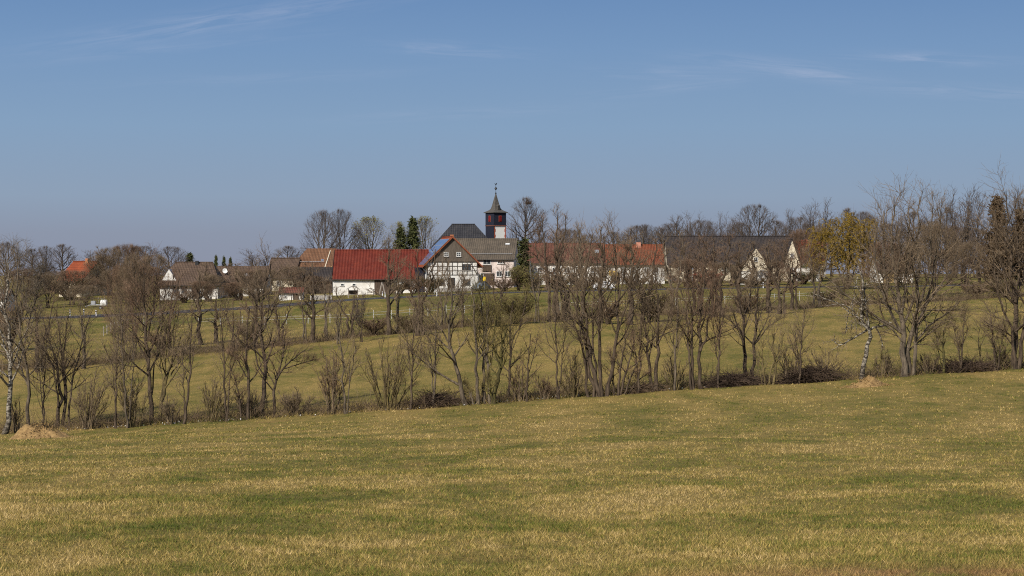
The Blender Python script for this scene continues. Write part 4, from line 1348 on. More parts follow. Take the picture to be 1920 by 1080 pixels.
GV = "bare trees standing among the village houses"
for px, D, top, w, kind, v, name, label in [
    (603, 452, 396, 64, 'round', 0, "lime_tree", "left one of the pair of round bare trees above the tan roof"),
    (639, 448, 394, 66, 'round', 1, "lime_tree", "right one of the pair of round bare trees, above the red barn's left end"),
    (697, 455, 411, 72, 'bud', 0, "maple_tree", "pale green budding tree above the middle of the red barn roof"),
    (745, 462, 420, 40, 'bud', 0, "maple_tree", "budding tree left of the two dark spruces behind the red barn"),
    (800, 462, 410, 56, 'bud', 0, "maple_tree", "budding tree between the dark spruces and the church roof"),
    (986, 458, 372, 68, 'round', 2, "lime_tree", "tall round bare tree just right of the church tower, with a nest near its top"),
    (1012, 470, 396, 40, 'slimfar', 0, "ash_tree", "slim bare tree between the round church tree and the tallest hedge alder"),
    (1072, 470, 432, 50, 'round', 1, "ash_tree", "low bare tree behind the maroon roof, left of the tall trunk clump's top"),
    (1172, 470, 428, 44, 'slimfar', 1, "ash_tree", "bare tree behind the joint of the maroon and orange roofs"),
    (1212, 472, 422, 56, 'round', 0, "ash_tree", "bare tree behind the salmon chimney on the orange roof"),
    (1240, 474, 428, 44, 'round', 2, "ash_tree", "bare tree behind the right end of the orange roof"),
    (1268, 466, 405, 40, 'slimfar', 0, "ash_tree", "left one of the two thin-topped trees above the left end of the dark barn"),
    (1298, 466, 403, 44, 'slimfar', 1, "ash_tree", "right one of the two thin-topped trees above the left end of the dark barn"),
    (1330, 478, 424, 40, 'round', 1, "ash_tree", "low bare tree in the dip above the dark barn's roof"),
    (1360, 470, 404, 38, 'slimfar', 1, "ash_tree", "bare tree close on the left of the broad dome-shaped tree above the barn"),
    (1415, 450, 385, 88, 'round', 1, "lime_tree", "broad dome-shaped bare tree above the dark barn roof"),
    (1479, 468, 394, 24, 'slimfar', 0, "poplar_tree", "narrow upright tree above the right end of the dark barn"),
    (1512, 474, 420, 44, 'round', 0, "ash_tree", "low bare tree between the narrow upright tree and the pointed tree"),
    (1535, 462, 380, 56, 'slimfar', 1, "ash_tree", "pointed bare tree behind the red-roofed house right of the barn"),
    (1590, 450, 392, 56, 'round', 2, "ash_tree", "bare grey tree rising behind the golden willow"),
    (1628, 440, 405, 50, 'round', 0, "ash_tree", "bare tree between the golden willow and the largest tree"),
    (1808, 372, 356, 66, 'slimfar', 1, "poplar_tree", "tall grey tree between the largest tree and the dark brown conifer"),
    (1836, 384, 364, 44, 'slimfar', 0, "poplar_tree", "grey tree close on the left of the dark brown conifer"),
    (1775, 400, 390, 50, 'round', 2, "ash_tree", "bare tree behind the right shoulder of the largest tree"),
    (1915, 380, 372, 60, 'round', 1, "ash_tree", "bare tree behind the crown of the right-edge tree"),
    (1712, 420, 398, 70, 'round', 2, "ash_tree", "bare tree behind the crown centre of the largest tree"),
    (85, 430, 462, 46, 'round', 1, "ash_tree", "bare grey tree left of the orange house roof"),
    (117, 440, 459, 62, 'round', 2, "ash_tree", "bare grey tree behind the orange house roof"),
    (170, 445, 470, 36, 'slimfar', 0, "ash_tree", "thin tree just right of the orange roof's chimney"),
    (10, 430, 455, 56, 'round', 0, "ash_tree", "bare grey tree behind the leaning birch's crown"),
    (205, 400, 465, 70, 'brown', 1, "apple_tree", "brown twiggy tree right of the orange house"),
    (238, 410, 460, 76, 'brown', 0, "apple_tree", "high brown twiggy tree left of the tall dense alder's top"),
    (322, 430, 463, 70, 'round', 1, "ash_tree", "bare tree behind the left end of the brown hipped roof"),
    (478, 425, 470, 60, 'slimfar', 1, "ash_tree", "bare tree behind the long brown roof with the white dish"),
    (540, 440, 462, 60, 'round', 2, "ash_tree", "low bare tree left of the tan roof"),
    (135, 360, 508, 92, 'brown', 0, "apple_tree", "brown garden tree hiding the wall of the orange-roofed house"),
    (90, 350, 512, 70, 'brown', 1, "apple_tree", "brown garden tree left of the orange-roofed house"),
    (45, 345, 505, 70, 'brown', 0, "apple_tree", "brown garden tree behind the slender grey tree on the left"),
    (215, 362, 505, 60, 'brown', 1, "apple_tree", "brown garden tree right of the white water tank"),
    (270, 366, 500, 70, 'brown', 0, "apple_tree", "brown garden tree left of the brown hipped house"),
    (395, 362, 515, 56, 'brown', 1, "apple_tree", "yellowish garden tree between the brown hipped house and the long brown house"),
    (440, 360, 530, 50, 'brown', 0, "apple_tree", "garden tree in front of the long brown house"),
    (500, 366, 505, 60, 'brown', 1, "apple_tree", "garden tree behind the tall knotty alder"),
    (548, 372, 500, 66, 'brown', 1, "apple_tree", "garden tree left of the dark plank shed"),
    (590, 366, 518, 50, 'brown', 0, "apple_tree", "dark garden tree in front of the dark plank shed"),
    (1130, 366, 500, 44, 'brown', 0, "apple_tree", "garden tree before the joint of the maroon and orange roofs"),
    (1236, 366, 500, 56, 'brown', 1, "apple_tree", "garden tree before the right end of the orange-roofed house"),
    (1285, 368, 488, 66, 'brown', 0, "apple_tree", "garden tree before the left part of the dark barn"),
    (1350, 370, 492, 70, 'brown', 1, "apple_tree", "garden tree before the middle of the dark barn"),
    (1455, 372, 490, 44, 'brown', 0, "apple_tree", "garden tree between the two cream gables of the dark barn"),
    (1525, 392, 462, 50, 'brown', 0, "apple_tree", "reddish garden tree in front of the red-roofed house"),
    (1850, 380, 460, 60, 'brown', 0, "apple_tree", "brown tree at the foot of the dark brown conifer"),
    (1900, 370, 455, 70, 'brown', 1, "apple_tree", "brown tree behind the trunk of the right-edge tree"),
    (1292, 372, 452, 76, 'alder', 1, "alder_tree", "alder in the garden before the left end of the dark barn roof"),
    (1340, 374, 448, 84, 'alder', 0, "alder_tree", "alder in the garden before the left middle of the dark barn roof"),
    (1378, 372, 455, 70, 'alder', 1, "alder_tree", "alder in the garden left of the cream-gabled house"),
    (1412, 376, 452, 60, 'alder', 0, "alder_tree", "alder in the garden right in front of the cream-gabled house"),
    (1488, 376, 462, 50, 'alder', 1, "alder_tree", "alder in the garden before the narrow steep cream gable"),
    (1446, 374, 450, 70, 'alder', 1, "alder_tree", "alder in the garden right of the cream-gabled house"),
    (1030, 368, 452, 64, 'alder', 1, "alder_tree", "alder in the garden before the left end of the maroon roof"),
    (1088, 368, 446, 70, 'alder', 0, "alder_tree", "alder in the garden before the right half of the maroon roof"),
    (386, 364, 492, 56, 'alder', 0, "alder_tree", "alder in the garden before the brown hipped roof's right end"),
    (450, 364, 494, 60, 'alder', 1, "alder_tree", "alder in the garden before the long brown roof"),
    (562, 362, 490, 60, 'alder', 1, "alder_tree", "alder in the garden before the tan roof"),
    (1195, 490, 424, 70, 'round', 1, "ash_tree", "full grey tree behind the left part of the orange roof"),
    (1255, 492, 420, 80, 'round', 0, "ash_tree", "full grey tree behind the gap between the orange roof and the dark barn"),
    (1318, 492, 414, 80, 'round', 1, "ash_tree", "full grey tree behind the left middle of the dark barn roof"),
    (1495, 480, 408, 80, 'round', 1, "ash_tree", "full grey tree right behind the narrow upright tree"),
    (1620, 476, 398, 80, 'round', 1, "ash_tree", "full grey tree behind the right half of the golden willow"),
    (1060, 486, 430, 80, 'round', 0, "ash_tree", "full grey tree behind the left part of the maroon roof"),
    (1100, 480, 440, 70, 'round', 0, "ash_tree", "low dense bare tree behind the middle of the maroon roof"),
    (1150, 485, 436, 70, 'round', 2, "ash_tree", "low dense bare tree behind the right end of the maroon roof"),
    (1390, 490, 418, 60, 'round', 0, "ash_tree", "bare tree behind the left flank of the dome-shaped tree"),
    (1455, 490, 415, 70, 'round', 2, "ash_tree", "bare tree behind the right flank of the dome-shaped tree"),
    (1500, 410, 432, 50, 'brown', 0, "apple_tree", "brown tree before the left end of the red-roofed house"),
    (1540, 412, 425, 60, 'brown', 1, "apple_tree", "brown tree before the right end of the red-roofed house"),
    (1560, 470, 412, 70, 'round', 1, "ash_tree", "bare tree behind the left edge of the golden willow"),
    (1670, 470, 420, 90, 'round', 0, "ash_tree", "wide bare tree behind the left trunk of the largest tree"),
    (1745, 470, 415, 90, 'round', 1, "ash_tree", "wide bare tree behind the right trunk of the largest tree"),
    (1790, 430, 425, 80, 'brown', 0, "ash_tree", "brown tree low between the largest tree and the tall grey tree"),
    (1830, 420, 430, 90, 'brown', 1, "ash_tree", "brown tree low behind the tall grey tree"),
    (1700, 372, 455, 90, 'brown', 1, "apple_tree", "brown tree beside the low pale house behind the largest tree"),
    (1780, 366, 470, 70, 'brown', 0, "apple_tree", "brown tree right of the low pale house behind the largest tree"),
    (1815, 358, 455, 70, 'brown', 1, "apple_tree", "brown tree hiding the trunk of the tall grey tree"),
    (1890, 420, 425, 90, 'round', 2, "ash_tree", "bare tree behind the gap left of the right-edge tree"),
    (60, 450, 468, 70, 'round', 2, "ash_tree", "bare grey tree right of the slender grey tree's top"),
    (265, 440, 462, 80, 'round', 0, "ash_tree", "bare tree behind the tall dense alder's crown"),
    (190, 400, 478, 60, 'brown', 1, "apple_tree", "low brown tree against the right gable of the orange-roofed house"),
    (290, 390, 478, 60, 'brown', 1, "apple_tree", "brown tree against the left end of the brown hipped roof"),
    (160, 345, 535, 60, 'brown', 1, "apple_tree", "small brown tree behind the white water tank"),
    (375, 357, 528, 50, 'brown', 0, "apple_tree", "small brown tree before the porch of the brown hipped house"),
    (470, 372, 508, 60, 'brown', 0, "apple_tree", "brown tree before the right part of the long brown house"),
]:
    put(kind, v, name, label, px, D, top, w, GV)

for px, D, top, w, kind, label in [
    (808, 361, 516, 46, 'bush', "reddish-brown shrub before the left half of the half-timbered house"),
    (775, 362, 522, 40, 'bush', "brown shrub before the gap between the red barn and the half-timbered house"),
    (752, 364, 530, 26, 'budbush', "small green shrub before the brown plank gate of the red barn"),
    (972, 360, 500, 30, 'budbush', "olive budding shrub before the right end of the pale pink house"),
    (1000, 359, 512, 36, 'budbush', "olive budding shrub behind the blue sign"),
    (945, 359, 522, 44, 'bush', "brown shrub before the pale pink house wall"),
    (1050, 360, 515, 46, 'bush', "brown shrub before the left part of the long white wall"),
    (1095, 361, 518, 46, 'bush', "brown shrub before the middle of the long white wall"),
    (1185, 361, 515, 46, 'bush', "brown shrub before the wall of the orange-roofed house"),
    (128, 386, 520, 80, 'bush', "brown shrub against the wall of the orange-roofed house"),
    (1410, 363, 520, 60, 'bush', "brown shrub before the low white wall of the cream gable house"),
    (1328, 362, 512, 46, 'redbush', "reddish shrub before the dark barn's left half"),
    (1508, 378, 510, 40, 'budbush', "yellow-green shrub before the white garden wall"),
    (1527, 398, 455, 30, 'redbush', "bright red budding shrub right of the barn's right gable"),
    (250, 352, 552, 40, 'bush', "brown roadside shrub behind the pale wooden posts"),
    (345, 356, 545, 44, 'bush', "brown shrub before the white wall of the brown hipped house"),
    (480, 358, 540, 50, 'bush', "brown roadside shrub left of the small red hut"),
]:
    put(kind, 0 if px % 2 else 1, "shrub", label, px, D, top, w, "shrubs in the village gardens", cat="shrub")


# conifers and the golden willow
def conifer_meshes(H, W, seed, needle, bark, dens=1.0, up=0.1):
    R = np.random.default_rng(seed)
    k = 12
    P0 = resample([(0, 0, -.3), (0.04, 0, H * .5), (0, 0, H)], k)[None]
    r0 = np.linspace(.03 * W + .1, .015, k)[None]
    P1, r1 = grow(R, P0, r0, int(70 * dens), .06, .995, lambda t: 1.45 - .35 * t, lambda t, L: W * .5 * (1.02 - t) ** .85, 6, .05, up, .4, .012, .3, .15)
    P2, r2 = grow(R, P1, r1, 12, .1, 1, lambda t: .85 + 0 * t, lambda t, L: .12 * W * (1.1 - .5 * t) + .1, 3, .10, -.03, .5, .01, .5)
    n = 9
    t = R.random((len(P2), n, 1))
    pts = P2[:, :1] * (1 - t) + P2[:, -1:] * t
    vb, qb = specks(R, pts.reshape(-1, 3), .26, .6)
    v, q = tubes([(P0, r0, 7), (P1, r1, 4)])
    return mesh_np("conifer_trunk", v, quads=q, mat=bark, smooth=True), mesh_np("conifer_crown", vb, quads=qb, mat=needle)


CON = [conifer_meshes(12, 5, 1, M['needle'], M['bark']), conifer_meshes(12, 4, 2, M['needle'], M['bark'], 1.1, .25), conifer_meshes(12, 6, 3, M['needle_brown'], M['bark'], 1.2, .2)]
CW = [5, 4, 6]
for px, D, top, w, v, name, label in [
    (774, 452, 411, 68, 0, "spruce_tree", "taller of the two dark spruces behind the red barn"),
    (751, 450, 428, 58, 0, "spruce_tree", "shorter dark spruce behind the red barn, left of the taller one"),
    (983, 374, 450, 66, 1, "cypress_tree", "dark green conifer at the right end of the pale pink house"),
    (356, 430, 476, 50, 0, "spruce_tree", "dark spruce behind the brown hipped roof with the black chimney"),
    (405, 440, 480, 20, 0, "spruce_tree", "left one of the three small spruces between the brown roofs"),
    (420, 442, 482, 20, 0, "spruce_tree", "middle one of the three small spruces between the brown roofs"),
    (432, 440, 484, 20, 0, "spruce_tree", "right one of the three small spruces between the brown roofs"),
    (1870, 352, 372, 96, 2, "larch_tree", "dark brown conifer left of the right-edge tree"),
    (1912, 356, 395, 76, 2, "larch_tree", "dark brown conifer behind the right-edge tree"),
]:
    x = X(px, D)
    z = gz(x, D)
    s = (Z(top, D) - z) / 12
    o = thing(name, label, "conifer", (x, D, z), px * 1.3, "conifers among the village houses")
    w2 = w * D / F / CW[v]
    o.scale = (w2, w2, s)
    link("trunk", CON[v][0], o)
    link("crown", CON[v][1], o)


def willow(label, px, D, top, width, seed):
    R = np.random.default_rng(seed)
    x = X(px, D)
    z = gz(x, D)
    H = Z(top, D) - z
    W = width * D / F
    st = [([(0, 0, -.3), (.2, .1, H * .3), (.3, 0, H * .62), (.2, .2, H * .93)], .28, .03), ([(.1, 0, -.2), (W * .12, .3, H * .35), (W * .25, .2, H * .8)], .2, .03),
          ([(-.1, 0, -.2), (-W * .14, -.3, H * .35), (-W * .27, -.2, H * .72)], .2, .03)]
    K = 10
    P0 = np.stack([resample(p, K) for p, _, _ in st])
    r0 = np.stack([np.linspace(a, b, K) for _, a, b in st])
    P1, r1 = grow(R, P0, r0, 14, .25, 1, lambda t: .9 - .2 * t, lambda t, L: .34 * W * (1.1 - .5 * t), 7, .14, .10, .5, .015, .3)
    P2, r2 = grow(R, P1, r1, 12, .2, 1, lambda t: .9 + 0 * t, lambda t, L: 1.6 + 1.6 * R.random(t.shape), 7, .08, .12, .5, .010, .4, .35, gravity=.19)
    t = R.random((len(P2), 100))
    q = t * 5.99
    i = q.astype(int)
    f = (q - i)[..., None]
    b = np.arange(len(P2))[:, None]
    pts = (P2[b, i] * (1 - f) + P2[b, i + 1] * f).reshape(-1, 3) + R.normal(0, .05, (len(P2) * 100, 3))
    vb, qb = specks(R, pts, .14, .7)
    o = thing("willow_tree", label, "tree", (x, D, z))
    v, q = tubes([(P0, r0, 7), (P1, r1, 4)])
    link("trunk", mesh_np("willow_trunk", v, quads=q, mat=M['bark'], smooth=True), o)
    v, q = tubes([(P2, r2, 3)])
    link("crown", mesh_np("willow_crown", v, quads=q, mat=M['twig_brown']), o)
    link("foliage", mesh_np("willow_foliage", vb, quads=qb, mat=M['leaf_gold']), o)


willow("golden-yellow budding willow left of the largest tree", 1588, 340, 410, 150, 7)

# nest in the church tree
o = link("bird_nest", sticks_mesh("bird_nest", 160, lambda k: R0.normal(0, .28, (k, 3)) * np.array([1, 1, .6]), R0, .4, .9, .03, M['stick_dark'], .1))
o.location = (X(991, 457), 457, Z(381, 457))
tag(o, "dark round stick nest near the top of the tall tree beside the church tower", "bird nest")

# ------------------------------------------------------------------ buildings
def house(name, label, x, y, z, rot, W, L, He, Hr, wall, roof, ov=.45, gov=.3, hip=(0, 0), th=.18, cat="house", foot=1.2, group=None):
    """local frame: ridge along +y from 0 to L, width along x, gable front at y=0 (normal -y)"""
    o = thing(name, label, cat, (x, y, z), rot, group)
    h = W / 2
    sl = (Hr - He) / h
    MBw = MB()
    if hip[0] or hip[1]:
        MBw.box(-h, h, 0, L, -foot, He - .02)
        ap = Hr - th - .05
        if not (hip[0] and hip[1]):
            a, b = (0, L * .5) if not hip[0] else (L * .5, L)
            MBw.prism([(-h + .02, He - .04), (h - .02, He - .04), (0, ap)], a + .01, b - .01)
    else:
        e = He - th * .6
        MBw.prism([(-h, -foot), (h, -foot), (h, e), (0, Hr - th - .06), (-h, e)], 0, L)
    MBw.build("wall", wall, o)
    ze = He - ov * sl
    xe = h + ov
    y0, y1 = -(ov if hip[0] else gov), L + (ov if hip[1] else gov)
    r0, r1 = (hip[0] if hip[0] else y0), (L - hip[1] if hip[1] else y1)
    top = [(-xe, y0, ze), (-xe, y1, ze), (xe, y1, ze), (xe, y0, ze), (0, r0, Hr), (0, r1, Hr)]
    v = top + [(p[0], p[1], p[2] - th) for p in top]
    f = [(0, 4, 5, 1), (3, 2, 5, 4), (6, 7, 11, 10), (9, 10, 11, 8), (0, 1, 7, 6), (2, 3, 9, 8)]
    if hip[0]:
        f += [(0, 3, 4), (6, 10, 9), (3, 0, 6, 9)]
    else:
        f += [(0, 6, 10, 4), (4, 10, 9, 3)]
    if hip[1]:
        f += [(1, 5, 2), (7, 8, 11), (1, 2, 8, 7)]
    else:
        f += [(1, 5, 11, 7), (5, 2, 8, 11)]
    r = MB().add(v, f).build("roof", roof, o)
    o['_'] = 0
    del o['_']
    rg = MB()
    rg.bar((0, r0, Hr + .01), (0, r1, Hr + .01), .13, 8)
    rg.build("ridge_cap", roof, r)
    g = MB()
    for s in (-1, 1):
        g.bar((s * (xe + .06), y0, ze - .12), (s * (xe + .06), y1, ze - .12), .07, 6)
    g.build("gutter", M['trim_dark'], r)
    return dict(o=o, W=W, L=L, He=He, Hr=Hr, roof=r, sl=sl)


def side(B, s, a, zc, out=0.0):
    W, L = B['W'], B['L']
    if s == 'front':
        return (a, -out, zc), 0
    if s == 'back':
        return (a, L + out, zc), math.pi
    if s == 'right':
        return (W / 2 + out, a, zc), math.pi / 2
    return (-W / 2 - out, a, zc), -math.pi / 2


def window(B, s, a, zc, w, h, frame=None, cols=2, rows=1, sill=True):
    p, r = side(B, s, a, zc)
    m = MB()
    t, d = .09, .07
    m.box(-w / 2, w / 2, -d, .02, h / 2 - t, h / 2)
    m.box(-w / 2, w / 2, -d, .02, -h / 2, -h / 2 + t)
    m.box(-w / 2, -w / 2 + t, -d, .02, -h / 2 + t, h / 2 - t)
    m.box(w / 2 - t, w / 2, -d, .02, -h / 2 + t, h / 2 - t)
    for i in range(1, cols):
        x = -w / 2 + w * i / cols
        m.box(x - .035, x + .035, -d + .01, .02, -h / 2 + t, h / 2 - t)
    for i in range(1, rows):
        zz = -h / 2 + h * i / rows
        m.box(-w / 2 + t, w / 2 - t, -d + .016, .02, zz - .03, zz + .03)
    o = m.build("window", frame or M['trim_white'], B['o'])
    o.location, o.rotation_euler = p, (0, 0, r)
    MB().box(-w / 2 + t, w / 2 - t, -.025, .02, -h / 2 + t, h / 2 - t).build("pane", M['glass'], o)
    if sill:
        MB().box(-w / 2 - .08, w / 2 + .08, -.16, .02, -h / 2 - .07, -h / 2 - .003).build("sill", M['plaster_grey'], o)
    return o


def door(B, s, a, w, h, mat, z0=0.0, name="door"):
    p, r = side(B, s, a, z0)
    m = MB().box(-w / 2, w / 2, -.06, .02, 0, h)
    n = max(2, int(w / .35))
    for i in range(n):
        x = -w / 2 + w * (i + .5) / n
        m.box(x - .02, x + .02, -.085, -.055, .05, h - .05)
    o = m.build(name, mat, B['o'])
    o.location, o.rotation_euler = p, (0, 0, r)
    MB().box(-w / 2 - .1, -w / 2, -.09, .02, 0, h + .1).box(w / 2, w / 2 + .1, -.09, .02, 0, h + .1).box(-w / 2, w / 2, -.09, .02, h, h + .1).build("door_frame", M['trim_dark'], o)
    MB().bar((w * .38, -.09, h * .48), (w * .38, -.16, h * .48), .04).build("handle", M['iron'], o)
    return o


def panel_on(B, s, a, z0, w, h, mat, name, out=.03, planks=False):
    p, r = side(B, s, a, z0)
    m = MB().box(-w / 2, w / 2, -out, .02, 0, h)
    if planks:
        k = int(w / .28)
        for i in range(k):
            x = -w / 2 + w * (i + .5) / k
            m.box(x - .11, x + .11, -out - .025, -out - .001, .02, h - .02)
    o = m.build(name, mat, B['o'])
    o.location, o.rotation_euler = p, (0, 0, r)
    return o


def chimney(B, x, y, w, d, h, mat, cap=True, below=1.2):
    zr = B['Hr'] - abs(x) * B['sl']
    m = MB().box(x - w / 2, x + w / 2, y - d / 2, y + d / 2, zr - below, zr + h)
    c = m.build("chimney", mat, B['roof'])
    return c


def skylight(B, s, a, up, w=.8, h=1.0, mat=None, name="skylight"):
    """flush roof window on slope s (-1 left, 1 right) at a along the ridge, up metres above the eave line"""
    ang = math.atan(B['sl'])
    xx = s * (B['W'] / 2 - up / B['sl'])
    zz = B['He'] + up
    nrm = Vector((s * math.sin(ang), 0, math.cos(ang)))
    p = Vector((xx, a, zz)) + nrm * .03
    u, v = Vector((0, 1, 0)), Vector((-s * math.cos(ang), 0, math.sin(ang)))

    def box(hw, hh, z0, z1):
        c = [p + u * i * hw + v * j * hh for i, j in ((-1, -1), (1, -1), (1, 1), (-1, 1))]
        return [q + nrm * z0 for q in c] + [q + nrm * z1 for q in c]
    fc = [(0, 3, 2, 1), (4, 5, 6, 7), (0, 1, 5, 4), (1, 2, 6, 5), (2, 3, 7, 6), (3, 0, 4, 7)]
    o = MB().add(box(w / 2, h / 2, -.02, .07), fc).build(name, M['metal'], B['roof'])
    return MB().add(box(w / 2 - .08, h / 2 - .08, -.02, .085), fc).build(name if mat else "skylight", mat or M['glass'], B['roof']) if mat else o


def face(px0, px1, D, row_base):
    """world x of both ends at depth D and the base height"""
    return X(px0, D), X(px1, D), Z(row_base, D)


RX = -math.pi / 2      # long side towards the camera: ridge runs along +x, local +x faces the camera

# red barn
D = 372
x0, x1, zb = face(624, 800, D, 551)
W = 11.6
B = house("barn", "white-walled barn with a bright red sheet roof, left of the half-timbered house", x0, D + W / 2, zb, RX, W, x1 - x0, 3.15, 8.25, M['plaster'], M['roof_red'], .45, .15, cat="barn")
MB().box(-W / 2 - .5, W / 2 + .5, -.19, -.16, 2.6, 2.95).prism([(-W / 2 - .5, 2.72), (0, 7.82), (W / 2 + .5, 2.72), (W / 2 + .5, 3.0), (0, 8.32), (-W / 2 - .5, 3.0)], -.22, -.155).build("verge_board", M['trim_dark'], B['roof'])
panel_on(B, 'right', X(721, D) - x0, 0, 3.8, 2.9, M['planks'], "plank_gate", planks=True)
window(B, 'right', X(664, D) - x0, 1.7, .7, .5, cols=1)
window(B, 'right', X(642, D) - x0, 1.7, .7, .5, cols=1)

# flat grey roof behind the barn
D = 420
B = house("shed", "grey low-roofed building peeping over the red barn ridge", X(676, D), D, Z(545, D), RX, 6, X(716, D) - X(676, D), 7.2, 8.9, M['plaster_grey'], M['roof_greybrown'], .3, .2, (2, 2), cat="shed")

# half-timbered house
D = 370
zb = Z(543, D)
th = math.radians(11)
W, L = 9.55, 11.0
B = house("half_timbered_house", "half-timbered house with solar panels on its left roof slope, its gable facing the road", X(848, D), D, zb, th, W, L, 5.15, 9.85, M['plaster'], M['roof_orange'], .95, .55, th=.16)
H0, H1 = 2.72, 5.15
m = MB()
b = .17
yo = -.045


def beam(x0, z0, x1, z1, w=b):
    d = Vector((x1 - x0, z1 - z0)).normalized()
    nn = Vector((-d.y, d.x)) * w / 2
    poly = [(x0 + nn.x, z0 + nn.y), (x0 - nn.x, z0 - nn.y), (x1 - nn.x, z1 - nn.y), (x1 + nn.x, z1 + nn.y)]
    m.prism(poly, yo - .004 * (len(m.f) % 5), .02)


for zz in (H0, H0 + .8, H0 + 1.6, H1 - .05):
    beam(-W / 2 + .01, zz, W / 2 - .01, zz, .15 if zz in (H0, H1 - .05) else .10)
for k in range(11):
    xx = -W / 2 + .1 + (W - .2) * k / 10
    beam(xx, H0 - .08, xx, H1 + .04, .15 if k in (0, 10) else .11)
for a, c in ((0, 1.5), (8.0, -1.3), (3.0, .9)):
    beam(-W / 2 + .25 + a + (1.2 if c < 0 else 0), H0, -W / 2 + .25 + a + c + (1.2 if c < 0 else 0), H1, .15)
m.build("timber_frame", M['timber'], B['o'])
g = MB()
g.prism([(-W / 2 + .02, H1 + .03), (W / 2 - .02, H1 + .03), (0, 9.50)], -.12, .01)
for k in range(46):
    xx = -W / 2 + .25 + (W - .5) * k / 45
    top = H1 + .03 + (W / 2 - abs(xx)) * (9.50 - H1) / (W / 2) - .12
    if top > H1 + .2:
        g.box(xx - .085, xx + .085, -.145, -.118, H1 + .06, top)
g.build("gable_cladding", M['cladding'], B['o'])
Bg = dict(B)
for px in (836, 860):
    w_ = window(B, 'front', X(px, D) - X(848, D), Z(477, D) - zb, .85, .85, cols=2, rows=2)
    w_.location.y = -.13
window(B, 'front', X(875, D) - X(848, D), Z(501, D) - zb, 1.6, 1.15, M['timber'], cols=3)
for px in (875, 826, 808):
    window(B, 'front', X(px, D) - X(848, D), Z(529, D) - zb, 1.45, 1.05, M['timber'], cols=2)
door(B, 'front', X(846, D) - X(848, D), 1.1, 2.1, M['timber'])
MB().box(-W / 2 - .03, W / 2 + .03, -.06, .02, -.9, .28).build("plinth", M['plaster_grey'], B['o'])
# verge boards and solar panels
sl = B['sl']
m = MB()
for s in (-1, 1):
    xe, ze = W / 2 + .95, 5.15 - .95 * sl
    m.prism([(s * xe, ze - .20), (s * xe, ze + .10), (0, 9.95), (0, 9.62)], -.62, -.555)
m.build("verge_board", M['verge'], B['roof'])
ang = math.atan(sl)
nrm = Vector((-math.sin(ang), 0, math.cos(ang)))
vv = Vector((math.cos(ang), 0, math.sin(ang)))
e0 = Vector((-W / 2 - .95, 0, 5.15 - .95 * sl)) + nrm * .08
SLEN = (W / 2 + .95) / math.cos(ang)
for r in range(4):
    for c in range(6):
        if r == 0 and c > 3:
            continue
        fr, pn = MB(), MB()
        a0, a1 = .12 + c * 1.83, .12 + c * 1.83 + 1.77
        s0, s1 = .55 + r * 1.72, .55 + r * 1.72 + 1.66
        for mm, k, hgt in ((fr, 0, .03), (pn, .05, .036)):
            q = [e0 + Vector((0, a, 0)) + vv * s for a, s in ((a0 + k, s0 + k), (a1 - k, s0 + k), (a1 - k, s1 - k), (a0 + k, s1 - k))]
            mm.add([p + nrm * 0 for p in q] + [p + nrm * hgt for p in q], [(0, 3, 2, 1), (4, 5, 6, 7), (0, 1, 5, 4), (1, 2, 6, 5), (2, 3, 7, 6), (3, 0, 4, 7)])
        po = fr.build("solar_panel", M['panel_frame'], B['roof'])
        pn.build("solar_cell", M['panel'], po)
chimney(B, .35, 2.6, .6, .6, .75, M['brick'])
MB().bar((-W / 2 - 1.0, -.5, 4.1), (-W / 2 - .1, -.05, 3.3), .05).bar((-W / 2 - .1, -.08, 3.3), (-W / 2 - .1, -.08, -.2), .05).bar((W / 2 + 1.0, -.5, 4.1), (W / 2 + .1, -.06, 3.5), .05).bar((W / 2 + .1, -.08, 3.5), (W / 2 + .1, -.08, -.2), .05).build("downpipe", M['metal'], B['o'])
MB().box(-W / 2 - 1.6, -W / 2 - .01, 2.2, 5.5, -.8, 4.1).build("annex", M['slate_blue'], B['o'])

# pale pink house behind it
D = 381
zb = Z(535, D)
a = math.radians(6)
W = 10.0
x0 = X(838, D)
L = (X(963, D) - x0) / math.cos(a)
cx, cy = x0 + W / 2 * math.sin(a), D + W / 2 + 1.2
B = house("house", "pale pink plastered house with a grey-brown tiled roof, below the church tower", cx, cy, zb, RX - a, W, L, 5.3, 8.95, M['plaster_pink'], M['roof_greybrown'], .4, .25)


def al(px):
    return (X(px, D) - x0) / math.cos(a)


window(B, 'right', al(913), 4.45, 1.55, .95, cols=2)
window(B, 'right', al(940), 4.5, 1.5, .75, cols=3)
window(B, 'right', al(952), 2.2, 1.1, 1.1, cols=2)
window(B, 'right', al(936), 2.2, 1.1, 1.1, cols=2)
panel_on(B, 'right', al(913), 2.7, 1.7, 1.15, M['planks'], "balcony_board", out=.25, planks=True)
door(B, 'right', al(916), 2.1, 2.2, M['planks'])
window(B, 'right', al(903.5), 1.9, .6, 1.0, cols=1)
window(B, 'back', 0.5, 6.4, .8, .9, cols=2)
window(B, 'back', -1.8, 4.0, 1.0, 1.1, cols=2)
window(B, 'back', 1.8, 4.0, 1.0, 1.1, cols=2)
skylight(B, 1, al(948), 2.6, .9, .5, M['trim_white'])
chimney(B, -1.0, al(915), .6, .6, .5, M['red_brick'])
rail = MB()
ang = math.atan(B['sl'])
rail.bar((W / 2 - .55, .5, 5.3 + .75), (W / 2 - .55, L - .3, 5.3 + .75), .045)
rail.build("snow_guard", M['metal'], B['roof'])

